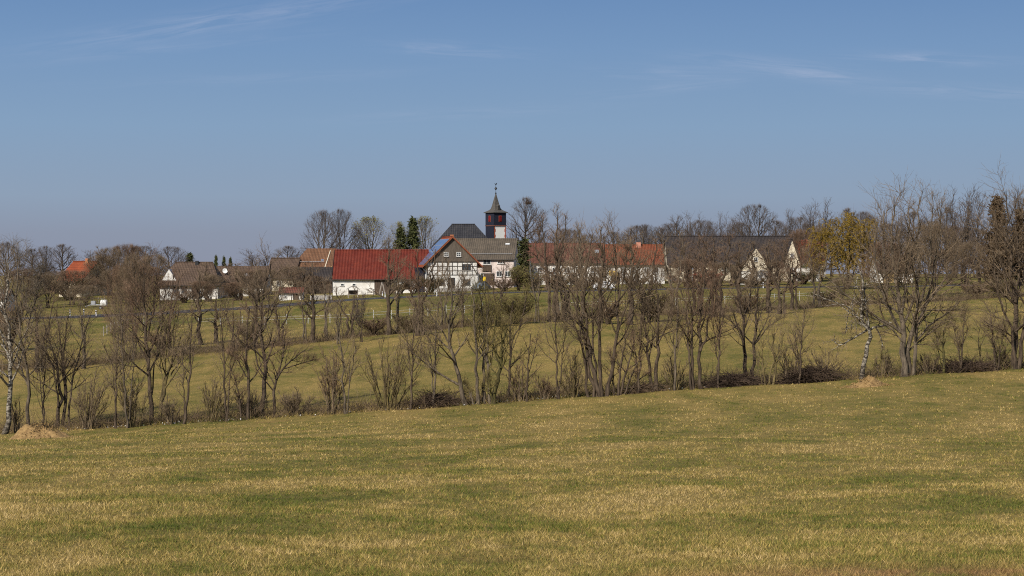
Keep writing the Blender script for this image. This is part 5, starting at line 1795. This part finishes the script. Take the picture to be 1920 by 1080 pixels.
# church: slate hipped nave and tower
D = 440
zb = Z(525, D)
W = 13.0
x0, x1 = X(812, D), X(926, D)
B = house("church_nave", "church nave with a dark slate hipped roof, joined to the tower on its left", x0, D + W / 2, zb, RX, W, x1 - x0, 7.6, Z(421, D) * 1 - zb + .2, M['plaster'], M['slate'], .5, .3, (3.9, 4.3), cat="church")
d_ = MB().box(W / 2 - 2.6, W / 2 - .6, X(836, D) - x0 - .95, X(836, D) - x0 + .95, 8.3, 9.75).build("dormer", M['slate'], B['roof'])
MB().box(W / 2 - .59, W / 2 - .55, X(836, D) - x0 - .8, X(836, D) - x0 + .8, 8.9, 9.6).build("dormer_window", M['glass'], d_)
for px in (850, 872, 895):
    window(B, 'right', X(px, D) - x0, 4.2, 1.2, 2.6, cols=2, rows=3)

D = 446
zb = Z(525, D)
t = thing("church_tower", "church tower with dark slate belfry, pointed spire and rooster vane", "church tower", (X(929.5, D), D + 2, zb), 0)
bang = math.radians(34.7)
s = 37.2 * D / F / (math.sin(bang) + math.cos(bang))
t.rotation_euler = (0, 0, bang)
h = s / 2
zs, zt = Z(423, D) - zb, Z(399, D) - zb
# front-right face is -y side after rotation, front-left face is -x side
MB().box(-h, h, -h, h, -1, zs).build("wall", M['plaster_church'], t)
cl = MB().box(-h - .07, -h + .02, -h - .07, h + .05, 3.0, zs - .003).build("slate_cladding", M['slate_blue'], t)
bel = MB().box(-h - .08, h + .08, -h - .08, h + .08, zs, zt).build("belfry", M['slate_blue'], t)
MB().box(-h - .14, h + .14, -h - .14, h + .14, zs - .10, zs + .10).build("cornice", M['roof_maroon'], t)
q = MB()
k = int((zs - 4) / .62)
for i in range(k):
    w_ = .34 if i % 2 else .2
    z0 = zs - .12 - (i + 1) * .62
    q.box(h - w_, h + .03, -h - .035, -h + w_, z0, z0 + .60)
    q.box(-h + .004, -h + w_ + .1, -h - .035, -h + .02, z0, z0 + .60)
q.build("quoin", M['red_brick'], t)
zc = Z(410, D) - zb
for (xx, yy, rz) in ((0.05, -h - .08, 0), (-h - .08, 0.0, -math.pi / 2)):
    so = MB().box(-.32, -.02, -.07, .02, -.62, .62).box(.02, .32, -.07, .02, -.62, .62)
    for j in range(5):
        so.box(-.30, -.04, -.10, -.069, -.58 + j * .24, -.48 + j * .24).box(.04, .30, -.10, -.069, -.58 + j * .24, -.48 + j * .24)
    so = so.build("shutter", M['red_paint'], t)
    so.location, so.rotation_euler = (xx, yy, zc), (0, 0, rz)
    fr = MB().box(-.38, -.323, -.05, .02, -.68, .68).box(.323, .38, -.05, .02, -.68, .68).box(-.323, .323, -.05, .02, .625, .68).build("shutter_frame", M['red_brick'], so)
ze = Z(398, D) - zb
zm, ztop = Z(393.5, D) - zb, Z(362, D) - zb
r2 = math.sqrt(2)
sp = MB().lathe([((h + .38) * r2, ze - .12), ((h + .40) * r2, ze), (h * .62 * r2 + .15, zm), (h * .50 * r2, zm + .35), (h * .36 * r2, zm + (ztop - zm) * .33), (h * .20 * r2, zm + (ztop - zm) * .66), (.07, ztop)], 4)
sp = sp.build("spire", M['spire'], t)
do = MB().box(-.28, .28, -1.25, .2, zm + .1, zm + .9).prism([(-.36, zm + .9), (.36, zm + .9), (0, zm + 1.25)], -1.32, .2)
do = do.build("spire_dormer", M['spire'], sp)
MB().box(-.16, .16, -1.27, -1.24, zm + .25, zm + .8).build("dormer_hatch", M['trim_dark'], do)
zz = ztop
va = MB().bar((0, 0, zz - .3), (0, 0, zz + 2.05), .045).lathe([(.02, zz - .22), (.16, zz - .1), (.19, zz + .02), (.16, zz + .14), (.02, zz + .25)], 10)
va.lathe([(.03, zz + .72), (.24, zz + .95), (.30, zz + 1.1), (.24, zz + 1.25), (.03, zz + 1.5)], 8).bar((-.36, 0, zz + 1.1), (.36, 0, zz + 1.1), .04)
va = va.build("weather_vane", M['iron'], sp)
zr = zz + 2.0
MB().prism([(-.34, zr + .26), (-.22, zr + .30), (-.12, zr + .12), (.06, zr + .10), (.16, zr + .34), (.34, zr + .36), (.28, zr + .12), (.10, zr - .08), (-.10, zr - .08), (-.20, zr + .06)], -.03, .03).build("rooster", M['iron'], va)
sp.rotation_euler = (0, 0, 0)

# long white building with a maroon roof, then the orange-roofed one joined on
D = 392
zb = Z(532, D)
W = 10.5
x0, x1 = X(990, D), X(1134, D)
B = house("farm_building", "long white farm building with a weathered maroon roof, right of the dark green conifer", x0, D + W / 2, zb, RX, W, x1 - x0, 4.35, Z(456.5, D + 5) - zb, M['plaster'], M['roof_maroon'], .4, .2, cat="farm building")
for px in (1012, 1040, 1062, 1088, 1112):
    window(B, 'right', X(px, D) - x0, 2.7, 1.0, 1.1, cols=2)
door(B, 'right', X(1075, D) - x0, 1.1, 2.1, M['planks'])
skylight(B, 1, X(1120, D) - x0, 2.0, .8, 1.0)

x0, x1 = X(1137, D), X(1246, D)
B = house("farm_building", "white farmhouse with a bright orange roof and salmon brick chimney", x0, D + W / 2 - .3, zb, RX, W, x1 - x0, 4.0, Z(459, D + 5) - zb, M['plaster'], M['roof_orange_old'], .4, .2, cat="farm building")
chimney(B, .3, X(1200, D) - x0, 1.0, .9, .7, M['brick_pink'])
for px in (1168, 1186, 1212, 1230):
    window(B, 'right', X(px, D) - x0, 2.6, 1.0, 1.1, cols=2)
door(B, 'right', X(1156, D) - x0, 1.1, 2.1, M['trim_dark'])
aw = MB().add([(W / 2, X(1141, D) - x0, 2.6), (W / 2, X(1157, D) - x0, 2.6), (W / 2 + 1.2, X(1157, D) - x0, 1.75), (W / 2 + 1.2, X(1141, D) - x0, 1.75)] +
              [(W / 2, X(1141, D) - x0, 2.52), (W / 2, X(1157, D) - x0, 2.52), (W / 2 + 1.2, X(1157, D) - x0, 1.62), (W / 2 + 1.2, X(1141, D) - x0, 1.62)],
              [(0, 1, 2, 3), (4, 7, 6, 5), (0, 3, 7, 4), (1, 5, 6, 2), (3, 2, 6, 7), (0, 4, 5, 1)])
aw.build("awning", M['fabric_yellow'], B['o'])

# big dark barn and the cream gable house before it
D = 404
zb = Z(530, D)
a = math.radians(10)
W = 13.5
x0 = X(1254, D)
L = (X(1487, D) - x0)
B = house("barn", "very long barn with a dark brown roof and cream walls on the right", x0, D + W / 2 + 1.0, zb, RX, W, L, 4.1, 9.55, M['plaster_cream'], M['roof_dark'], .5, .3, cat="barn")
for k in range(5):
    window(B, 'right', 2.5 + k * 4.4, 2.8, .9, .8, cols=2)
door(B, 'right', 11.3 + 3.0, 3.0, 3.0, M['planks'], name="barn_door")
window(B, 'back', 0, 6.2, .7, .8)
window(B, 'back', -2.2, 3.0, .8, .9)
window(B, 'back', 2.2, 3.0, .8, .9)
D = 394
zb = Z(530, D)
B = house("house", "small cream-gabled house standing before the long dark barn", X(1417, D), D, zb, math.radians(-4), 5.2, 7.5, 3.4, 7.1, M['plaster_cream'], M['roof_dark'], .3, .2)
window(B, 'front', 0, 4.6, .8, .9)
window(B, 'front', -1.2, 2.0, .9, 1.1)
window(B, 'front', 1.2, 2.0, .9, 1.1)
D = 400
B = house("house", "narrow steep cream gable at the right end of the long dark barn", X(1485, D), D, Z(528, D), math.radians(3), 3.3, 5.0, Z(494, D) - Z(528, D), Z(448, D) - Z(528, D), M['plaster_cream'], M['roof_dark'], .12, .12)
window(B, 'front', 0, 5.2, .7, .9)
window(B, 'front', 0, 2.2, .9, 1.1)
D = 380
o = thing("garden_wall", "low white wall before the cream-gabled house", "wall", (X(1412, D), D, gz(X(1412, D), D)))
MB().box(-2.8, 2.8, -.12, .12, -.6, 2.5).build("wall", M['plaster'], o)
MB().box(-2.86, 2.86, -.18, .18, 2.503, 2.6).build("coping", M['plaster_grey'], o)

# red-roofed house right of the barn, white garden wall and hedge
D = 445
B = house("house", "red-roofed house half hidden by trees, right of the barn's right gable", X(1500, D), D + 4, Z(520, D), RX, 8, X(1548, D) - X(1500, D), 4.2, Z(452, D) - Z(520, D), M['plaster_grey'], M['roof_orange_old'], .4, .25)
window(B, 'right', 2.2, 2.2, 1.0, 1.1)
D = 398
o = thing("garden_wall", "white garden wall right of the barn, a green hedge behind it", "wall", (X(1512, D), D, gz(X(1512, D), D)))
MB().box(-2.7, 2.7, -.12, .12, -.6, Z(503, D) - gz(X(1512, D), D)).build("wall", M['plaster'], o)
MB().box(-2.76, 2.76, -.18, .18, Z(503, D) - gz(X(1512, D), D) + .003, Z(502, D) - gz(X(1512, D), D)).build("coping", M['plaster_grey'], o)
D = 401
xh = X(1513, D)
zh = gz(xh, D)
R = np.random.default_rng(5)
pts = np.stack([R.uniform(-2.6, 2.6, 9000), R.uniform(-.6, .6, 9000), R.uniform(0, 1, 9000) ** .8 * (Z(494, D) - zh)], 1)
pts[:, 2] *= 1 - .12 * np.abs(np.sin(pts[:, 0] * 2.3))
v, q = specks(R, pts, .16, 0)
o = link("hedge", mesh_np("hedge", v, quads=q, mat=M['hedge']))
o.location = (xh, D, zh)
tag(o, "bright green clipped hedge behind the white garden wall", "hedge")

# pale building behind the largest tree
D = 385
B = house("house", "low pale house glimpsed through the largest tree", X(1645, D), D + 4, Z(530, D), RX, 8, X(1712, D) - X(1645, D), 2.6, 5.2, M['plaster'], M['roof_brown'], .4, .25)
window(B, 'right', 1.6, 1.5, 1.0, 1.1)
window(B, 'right', 4.6, 1.5, 1.0, 1.1)
panel_on(B, 'right', 2.2, 0, 2.0, 2.4, M['plaster_yellow'], "yellow_panel")

# left part of the village
D = 398
zb = Z(560, D)
rr = math.radians(-118)
B = house("house", "house with a bright orange tiled roof and brick chimney at the far left", X(118, D) + 1.0, D + 6.0, zb, rr, 9.5, 5.8, 3.9, 7.45, M['plaster_cream'], M['roof_orange'], .5, .35)
chimney(B, .2, 3.6, .75, .7, .75, M['brick'])
window(B, 'back', 0, 4.8, .9, 1.0)
window(B, 'back', 0, 2.0, 1.1, 1.1)
window(B, 'right', 2.0, 2.2, 1.1, 1.1)

D = 375
zb = Z(560, D)
W = 10
x0, x1 = X(300, D), X(408, D)
B = house("house", "white house with brown hipped roof and black chimney, left of the long brown house", x0, D + W / 2, zb, RX, W, x1 - x0, 3.0, Z(492, D + 5) - zb, M['plaster'], M['roof_brown'], .6, .3, (2.0, 1.6))
chimney(B, .3, X(362, D) - x0, .75, .6, .55, M['iron'])
g = MB().prism([(-1.4, 3.0), (1.4, 3.0), (0, 5.2)], -.02, 2.5).build("dormer", M['plaster'], B['roof'])
g.location, g.rotation_euler = (W / 2 - .6, 1.6, .35), (0, 0, math.pi / 2)
window(B, 'right', X(329, D) - x0, 1.6, 1.2, 1.2, M['trim_dark'])
window(B, 'right', X(345, D) - x0, 1.6, 1.0, 1.2, M['trim_dark'])
window(B, 'right', X(392, D) - x0, 1.6, 1.0, 1.2, M['trim_dark'])
door(B, 'right', X(368, D) - x0, 1.2, 2.1, M['planks'])
panel_on(B, 'right', X(372, D) - x0, .05, 2.6, 2.6, M['planks'], "porch_boarding", planks=True).location.x -= 0.055

D = 384
zb = Z(560, D)
W = 10
x0, x1 = X(402, D), X(498, D)
B = house("house", "long brown-roofed house with a white satellite dish on the roof", x0, D + W / 2, zb, RX, W, x1 - x0, 2.9, Z(500, D + 5) - zb, M['plaster'], M['roof_brown'], .5, .3)
skylight(B, 1, X(461, D) - x0, 1.6, 1.3, .9)
skylight(B, 1, X(466, D) - x0 + .9, 1.6, .5, .9, M['panel'])
di = MB()
di.lathe([(.05, 0), (.3, .06), (.5, .18), (.52, .2), (.48, .18), (.05, .03)], 14)
di = di.build("satellite_dish", M['trim_white'], B['roof'])
di.location, di.rotation_euler = (W / 2 - 2.4, X(419, D) - x0, 5.35), (math.radians(0), math.radians(75), 0)
for px in (422, 446, 470):
    window(B, 'right', X(px, D) - x0, 1.6, 1.1, 1.1, M['trim_dark'])
door(B, 'right', X(434, D) - x0, 1.1, 2.1, M['planks'])

D = 402
zb = Z(550, D)
B = house("house", "brown-roofed house with a white gable edge, left of the tan-roofed house", X(505, D), D + 5, zb, RX - .12, 9, X(556, D) - X(505, D), 3.4, Z(484, D + 4) - zb, M['plaster_cream'], M['roof_brown'], .4, .3)
window(B, 'right', 2.5, 2.0, 1.0, 1.1)

D = 405
zb = Z(550, D)
W = 10
x0, x1 = X(548, D), X(624, D)
B = house("house", "house with a tan tiled half-hipped roof and an ochre wing, left of the red barn", x0, D + W / 2, zb, RX, W, x1 - x0, Z(500, D) - zb, Z(467, D + 5) - zb, M['brick'], M['roof_tan'], .5, .3, (2.4, .0))
w_ = 2.0
wg = MB().prism([(-1.0, 4.3), (1.0, 4.3), (1.0, 4.7), (.95, 5.5), (-1.0, 4.7)], -.4, .6).build("wing_gable", M['plaster_yellow'], B['o'])
wg.location, wg.rotation_euler = (W / 2 + .1, X(614, D) - x0, 0), (0, 0, math.pi / 2)
MB().bar((W / 2 + .6, X(609, D) - x0, 5.0), (.6, X(614, D) - x0 + .2, 8.75), .10).build("valley_flashing", M['plaster_cream'], B['roof'])
skylight(B, 1, X(603, D) - x0, 1.3, .5, .5, M['panel'])
MB().bar((W / 2 - .9, .6, Z(500, D) - zb + 1.0), (W / 2 - .9, 6.4, Z(500, D) - zb + 1.0), .07).build("snow_guard", M['metal'], B['roof'])

D = 384
zb = Z(552, D)
W = 7
x0, x1 = X(556, D), X(622, D)
B = house("shed", "dark plank shed with a grey-brown roof, against the left end of the red barn", x0, D + W / 2, zb, RX, W, x1 - x0, 3.0, Z(502, D + 3.5) - zb, M['planks'], M['roof_dark'], .5, .2, cat="shed")
door(B, 'right', 4.6, 1.8, 2.1, M['timber'], name="shed_door")

D = 352
x0, x1 = X(523, D), X(567, D)
zb = gz((x0 + x1) / 2, D)
B = house("garden_hut", "small white hut with a dull maroon roof beside the road, below the plank shed", x0, D + 1.6, zb, RX, 3.2, x1 - x0, Z(547.5, D) - zb, Z(540, D + 1.6) - zb, M['plaster'], M['roof_maroon'], .3, .15, cat="hut", foot=.6)
window(B, 'right', 1.2, .55, .5, .4, cols=1, sill=False)
door(B, 'right', 3.0, .8, .95, M['planks'])
o = thing("garden_wall", "grey-white stone garden wall along the road, left of the red barn", "wall", (X(602, 350), 350, gz(X(602, 350), 350)))
MB().box(-1.9, 1.9, -.15, .15, -.4, .75).build("wall", M['plaster_grey'], o)
MB().box(-1.95, 1.95, -.2, .2, .753, .85).build("coping", M['plaster_cream'], o)

D = 335
o = house("shed", "white shed wall at the far left edge behind the birch", X(-18, D), D + 2.5, gz(X(0, D), D), RX, 5, X(14, D) - X(-18, D), 2.3, 3.6, M['plaster'], M['roof_brown'], .3, .2, cat="shed")

# ------------------------------------------------------------------ small things along the road
def at(px, D):
    x = X(px, D)
    return (x, D, gz(x, D))


# roadside info shelter and bird table
p = at(662, 356)
o = thing("roadside_shelter", "small open roadside shelter with a mossy grey roof before the barn's white wall", "shelter", p, .15)
MB().prism([(-1.15, 1.45), (0, 2.05), (1.15, 1.45), (1.15, 1.55), (0, 2.2), (-1.15, 1.55)], -.7, .7).build("roof", M['plaster_grey'], o)
for xx in (-.85, .85):
    for yy in (-.5, .5):
        MB().bar((xx, yy, -.2), (xx, yy, 1.62), .05).build("post", M['post_wood'], o)
MB().box(-.8, .8, .42, .48, .5, 1.3).build("notice_board", M['planks'], o)
p = at(695, 357)
o = thing("bird_table", "small roofed bird table on legs between the shelter and the wooden swing frame", "bird table", p)
MB().prism([(-.75, 1.15), (0, 1.5), (.75, 1.15), (.75, 1.22), (0, 1.6), (-.75, 1.22)], -.4, .4).build("roof", M['timber'], o)
for xx in (-.5, .5):
    MB().bar((xx, 0, -.2), (xx, 0, 1.25), .05).build("leg", M['timber'], o)
MB().box(-.6, .6, -.3, .3, .7, .76).build("tray", M['timber'], o)
p = at(716, 361)
o = thing("swing_frame", "pale wooden A-frame standing before the barn's brown plank gate", "swing frame", p)
for yy in (0, 1.6):
    for xx in (-.6, .6):
        MB().bar((xx, yy, -.15), (xx * .08, yy, 2.35), .05).build("leg", M['post_wood'], o)
MB().bar((0, -.15, 2.32), (0, 1.75, 2.32), .06).build("beam", M['post_wood'], o)
MB().bar((0, .6, 2.3), (0, .6, .5), .012).bar((0, 1.0, 2.3), (0, 1.0, .5), .012).box(-.12, .12, .55, 1.05, .46, .5).build("swing_seat", M['planks'], o)

# bus stop sign and street sign
p = at(908, 361)
o = thing("bus_stop_sign", "yellow bus-stop sign on a thin pole right of the half-timbered house", "sign", p)
MB().bar((0, 0, -.3), (0, 0, 2.9), .035).build("pole", M['metal'], o)
MB().box(-.24, .24, -.05, -.036, 2.05, 2.75).build("sign_plate", M['yellow'], o)
p = at(994, 360)
o = thing("street_sign", "light blue square sign on a tall grey pole beside the conifer", "sign", p)
MB().bar((0, 0, -.3), (0, 0, Z(489, 360) - p[2]), .055).build("pole", M['metal'], o)
zc = Z(524, 360) - p[2]
pl = MB().box(.05, .62, -.08, -.06, zc - .3, zc + .32).build("sign_plate", M['blue'], o)
MB().box(.14, .53, -.09, -.081, zc - .05, zc + .1).box(.2, .45, -.09, -.081, zc + .14, zc + .22).build("emblem", M['trim_white'], pl)
MB().bar((.34, -.05, -.2), (.34, -.05, zc - .3), .03).build("pole", M['metal'], o)
for px, top, lab in ((815, 521, "tall thin grey pole before the left foot of the half-timbered house"), (1299, 505, "blue-banded pole before the dark barn's left half")):
    p = at(px, 360)
    o = thing("pole", lab, "pole", p)
    h_ = Z(top, 360) - p[2]
    MB().bar((0, 0, -.3), (0, 0, h_), .045, r2=.035).build("shaft", M['metal'], o)
    MB().lathe([(.02, h_), (.09, h_ + .02), (.09, h_ + .12), (.02, h_ + .16)], 8).build("cap", M['blue'] if px > 1000 else M['metal'], o)

# delineator posts
for px, top, lab in ((131, 572, "white roadside post farthest left, behind the fan-crowned alder"), (157, 576, "short white roadside post, second from the left"),
                     (180, 578, "white roadside post nearest the wooden posts on the left"), (611, 554, "white roadside post before the dark plank shed"),
                     (717, 546, "white roadside post before the swing frame"), (722, 548, "white roadside post just right of the swing frame"),
                     (819, 539, "tall white roadside post before the half-timbered house's left corner"), (884, 546, "white roadside post below the half-timbered house's right window"),
                     (1431, 531, "white roadside post below the cream-gabled house")):
    x = X(px, 345)
    for _ in range(6):
        D = road_y(x) + (-3.4 if px in (180, 819, 722, 884, 1431) else 3.4)
        x = X(px, D)
    z = gz(x, D)
    o = thing("roadside_post", lab, "roadside post", (x, D, z), 0, "white posts along the road")
    h_ = 1.1
    MB().prism([(-.075, -.2), (.075, -.2), (.075, h_ - .06), (-.075, h_)], -.06, .06).build("shaft", M['post_white'], o)
    MB().box(-.079, .079, -.064, .064, h_ - .34, h_ - .16).build("black_band", M['trim_dark'], o)

# cars
def car(label, px, D, rz, paint):
    p = at(px, D)
    o = thing("parked_car", label, "car", p, rz)
    prof = [(-2.0, .32), (-2.05, .62), (-1.95, .88), (-1.25, .95), (-.75, 1.40), (.75, 1.45), (1.55, .98), (2.0, .90), (2.05, .5), (1.98, .30)]
    m = MB()
    n = len(prof)
    for y, k in ((-.80, 0), (-.62, 1), (.62, 1), (.80, 0)):
        pass
    lay = []
    for y, dz in ((-.84, .0), (-.80, .06), (.80, .06), (.84, .0)):
        lay += [(a_, y * (.86 if c_ > 1.0 else 1), c_ + (dz if c_ > .9 else 0)) for a_, c_ in prof]
    fs = [tuple(range(n)), tuple(range(4 * n - 1, 3 * n - 1, -1))]
    for k in range(3):
        fs += [(k * n + i, k * n + (i + 1) % n, (k + 1) * n + (i + 1) % n, (k + 1) * n + i) for i in range(n)]
    m.add(lay, fs)
    m.build("body", paint, o)
    for y in (-.795, .795):
        MB().prism([(-.95, .98), (-.62, 1.34), (.68, 1.38), (1.28, 1.0)], y * .93 - .04, y * .93 + .04).build("side_window", M['glass'], o)
    MB().add([(1.6, -.62, 1.03), (1.6, .62, 1.03), (.84, .6, 1.46), (.84, -.6, 1.46), (1.57, -.62, 1.0), (1.57, .62, 1.0), (.81, .6, 1.43), (.81, -.6, 1.43)],
             [(0, 1, 2, 3), (7, 6, 5, 4), (0, 4, 5, 1), (1, 5, 6, 2), (2, 6, 7, 3), (3, 7, 4, 0)]).build("rear_window", M['glass'], o)
    for xx in (-1.25, 1.3):
        for yy in (-.76, .76):
            w_ = MB().bar((xx, yy - .1, .31), (xx, yy + .1, .31), .31, 16).build("wheel", M['tyre'], o)
            MB().bar((xx, yy - .112, .31), (xx, yy + .112, .31), .18, 12).build("rim", M['metal'], w_)
    for yy in (-.6, .6):
        MB().box(-2.07, -1.98, yy - .16, yy + .16, .62, .76).build("headlight", M['trim_white'], o)
        MB().box(1.98, 2.07, yy - .16, yy + .16, .66, .84).build("tail_light", M['red_paint'], o)
    return o


car("blue-grey parked car between the half-timbered house and the pale pink house", 902, 371, math.radians(62), M['car_blue'])
car("white parked car on the road before the joint of the maroon and orange roofs", 1131, 360, math.radians(2), M['car_white'])

# water tank trailer on the left meadow
D = 335
p = at(183, D)
o = thing("tank_trailer", "white water tank trailer parked in the garden below the orange roof", "trailer", p)
MB().bar((.55, 0, 1.02), (1.55, 0, 1.02), .62, 18).build("tank", M['trim_white'], o)
MB().box(-1.1, 1.5, -.35, .35, .72, .86).build("chassis", M['panel_frame'], o)
MB().box(-1.05, -.35, -.4, .4, .87, 1.45).build("tool_box", M['metal'], o)
for yy in (-.55, .55):
    w_ = MB().bar((.6, yy - .08, .3), (.6, yy + .08, .3), .3, 14).build("wheel", M['tyre'], o)
    MB().bar((.6, yy - .09, .3), (.6, yy + .09, .3), .15, 10).build("rim", M['metal'], w_)
MB().bar((-1.1, 0, .78), (-2.1, 0, .5), .05).build("drawbar", M['metal'], o)

# ------------------------------------------------------------------ fences
def fence(name, label, pts, post, rails, post_m, rail_m, pr=.035, rr=.012, ph=1.2, cat="fence"):
    """pts: (px, D) of the posts"""
    p0 = at(*pts[0])
    o = thing(name, label, cat, p0)
    P = [Vector(at(*q)) - Vector(p0) for q in pts]
    for k, q in enumerate(P):
        MB().bar(q - Vector((0, 0, .3)), q + Vector((0.02 * math.sin(k * 5.1), 0, ph * (1 + .08 * math.sin(k * 3.3)))), pr, 6).build(post, post_m, o)
    for h_ in rails:
        m = MB()
        for a_, b_ in zip(P[:-1], P[1:]):
            m.bar(a_ + Vector((0, -pr - rr, h_)), b_ + Vector((0, -pr - rr, h_)), rr, 5)
        m.build("fence_tape" if rr < .03 else "rail", rail_m, o)


def along(px0, row0, px1, row1, n, d0=230):
    out = []
    for k in range(n):
        t_ = k / (n - 1)
        px = px0 + (px1 - px0) * t_
        out.append((px, hit(px, row0 + (row1 - row0) * t_, d0)))
    return out


fence("electric_fence", "long white-taped pasture fence crossing the meadow below the red barn", along(372, 613, 660, 604, 8) + along(700, 600, 905, 585, 7), "fence_post", (.72, 1.1), M['post_white'], M['wire_white'], .03, .015, 1.35)
fence("electric_fence", "white-taped pasture fence crossing the green meadow before the dark barn", along(1050, 582, 1180, 578, 4) + along(1220, 576, 1545, 562, 8), "fence_post", (.75, 1.1), M['post_white'], M['wire_white'], .028, .014, 1.3)
fence("wooden_fence", "short row of pale wooden posts with low rails beside the red-brown trees on the left", along(194, 630, 228, 613, 6) + along(240, 612, 300, 607, 5), "fence_post", (.35, .95), M['post_wood'], M['post_wood'], .055, .035, 1.3)
fence("garden_fence", "pale garden rail fence below the white water tank", along(150, 571, 196, 568, 5, 305), "fence_post", (.85,), M['post_wood'], M['post_wood'], .05, .035, 1.1)
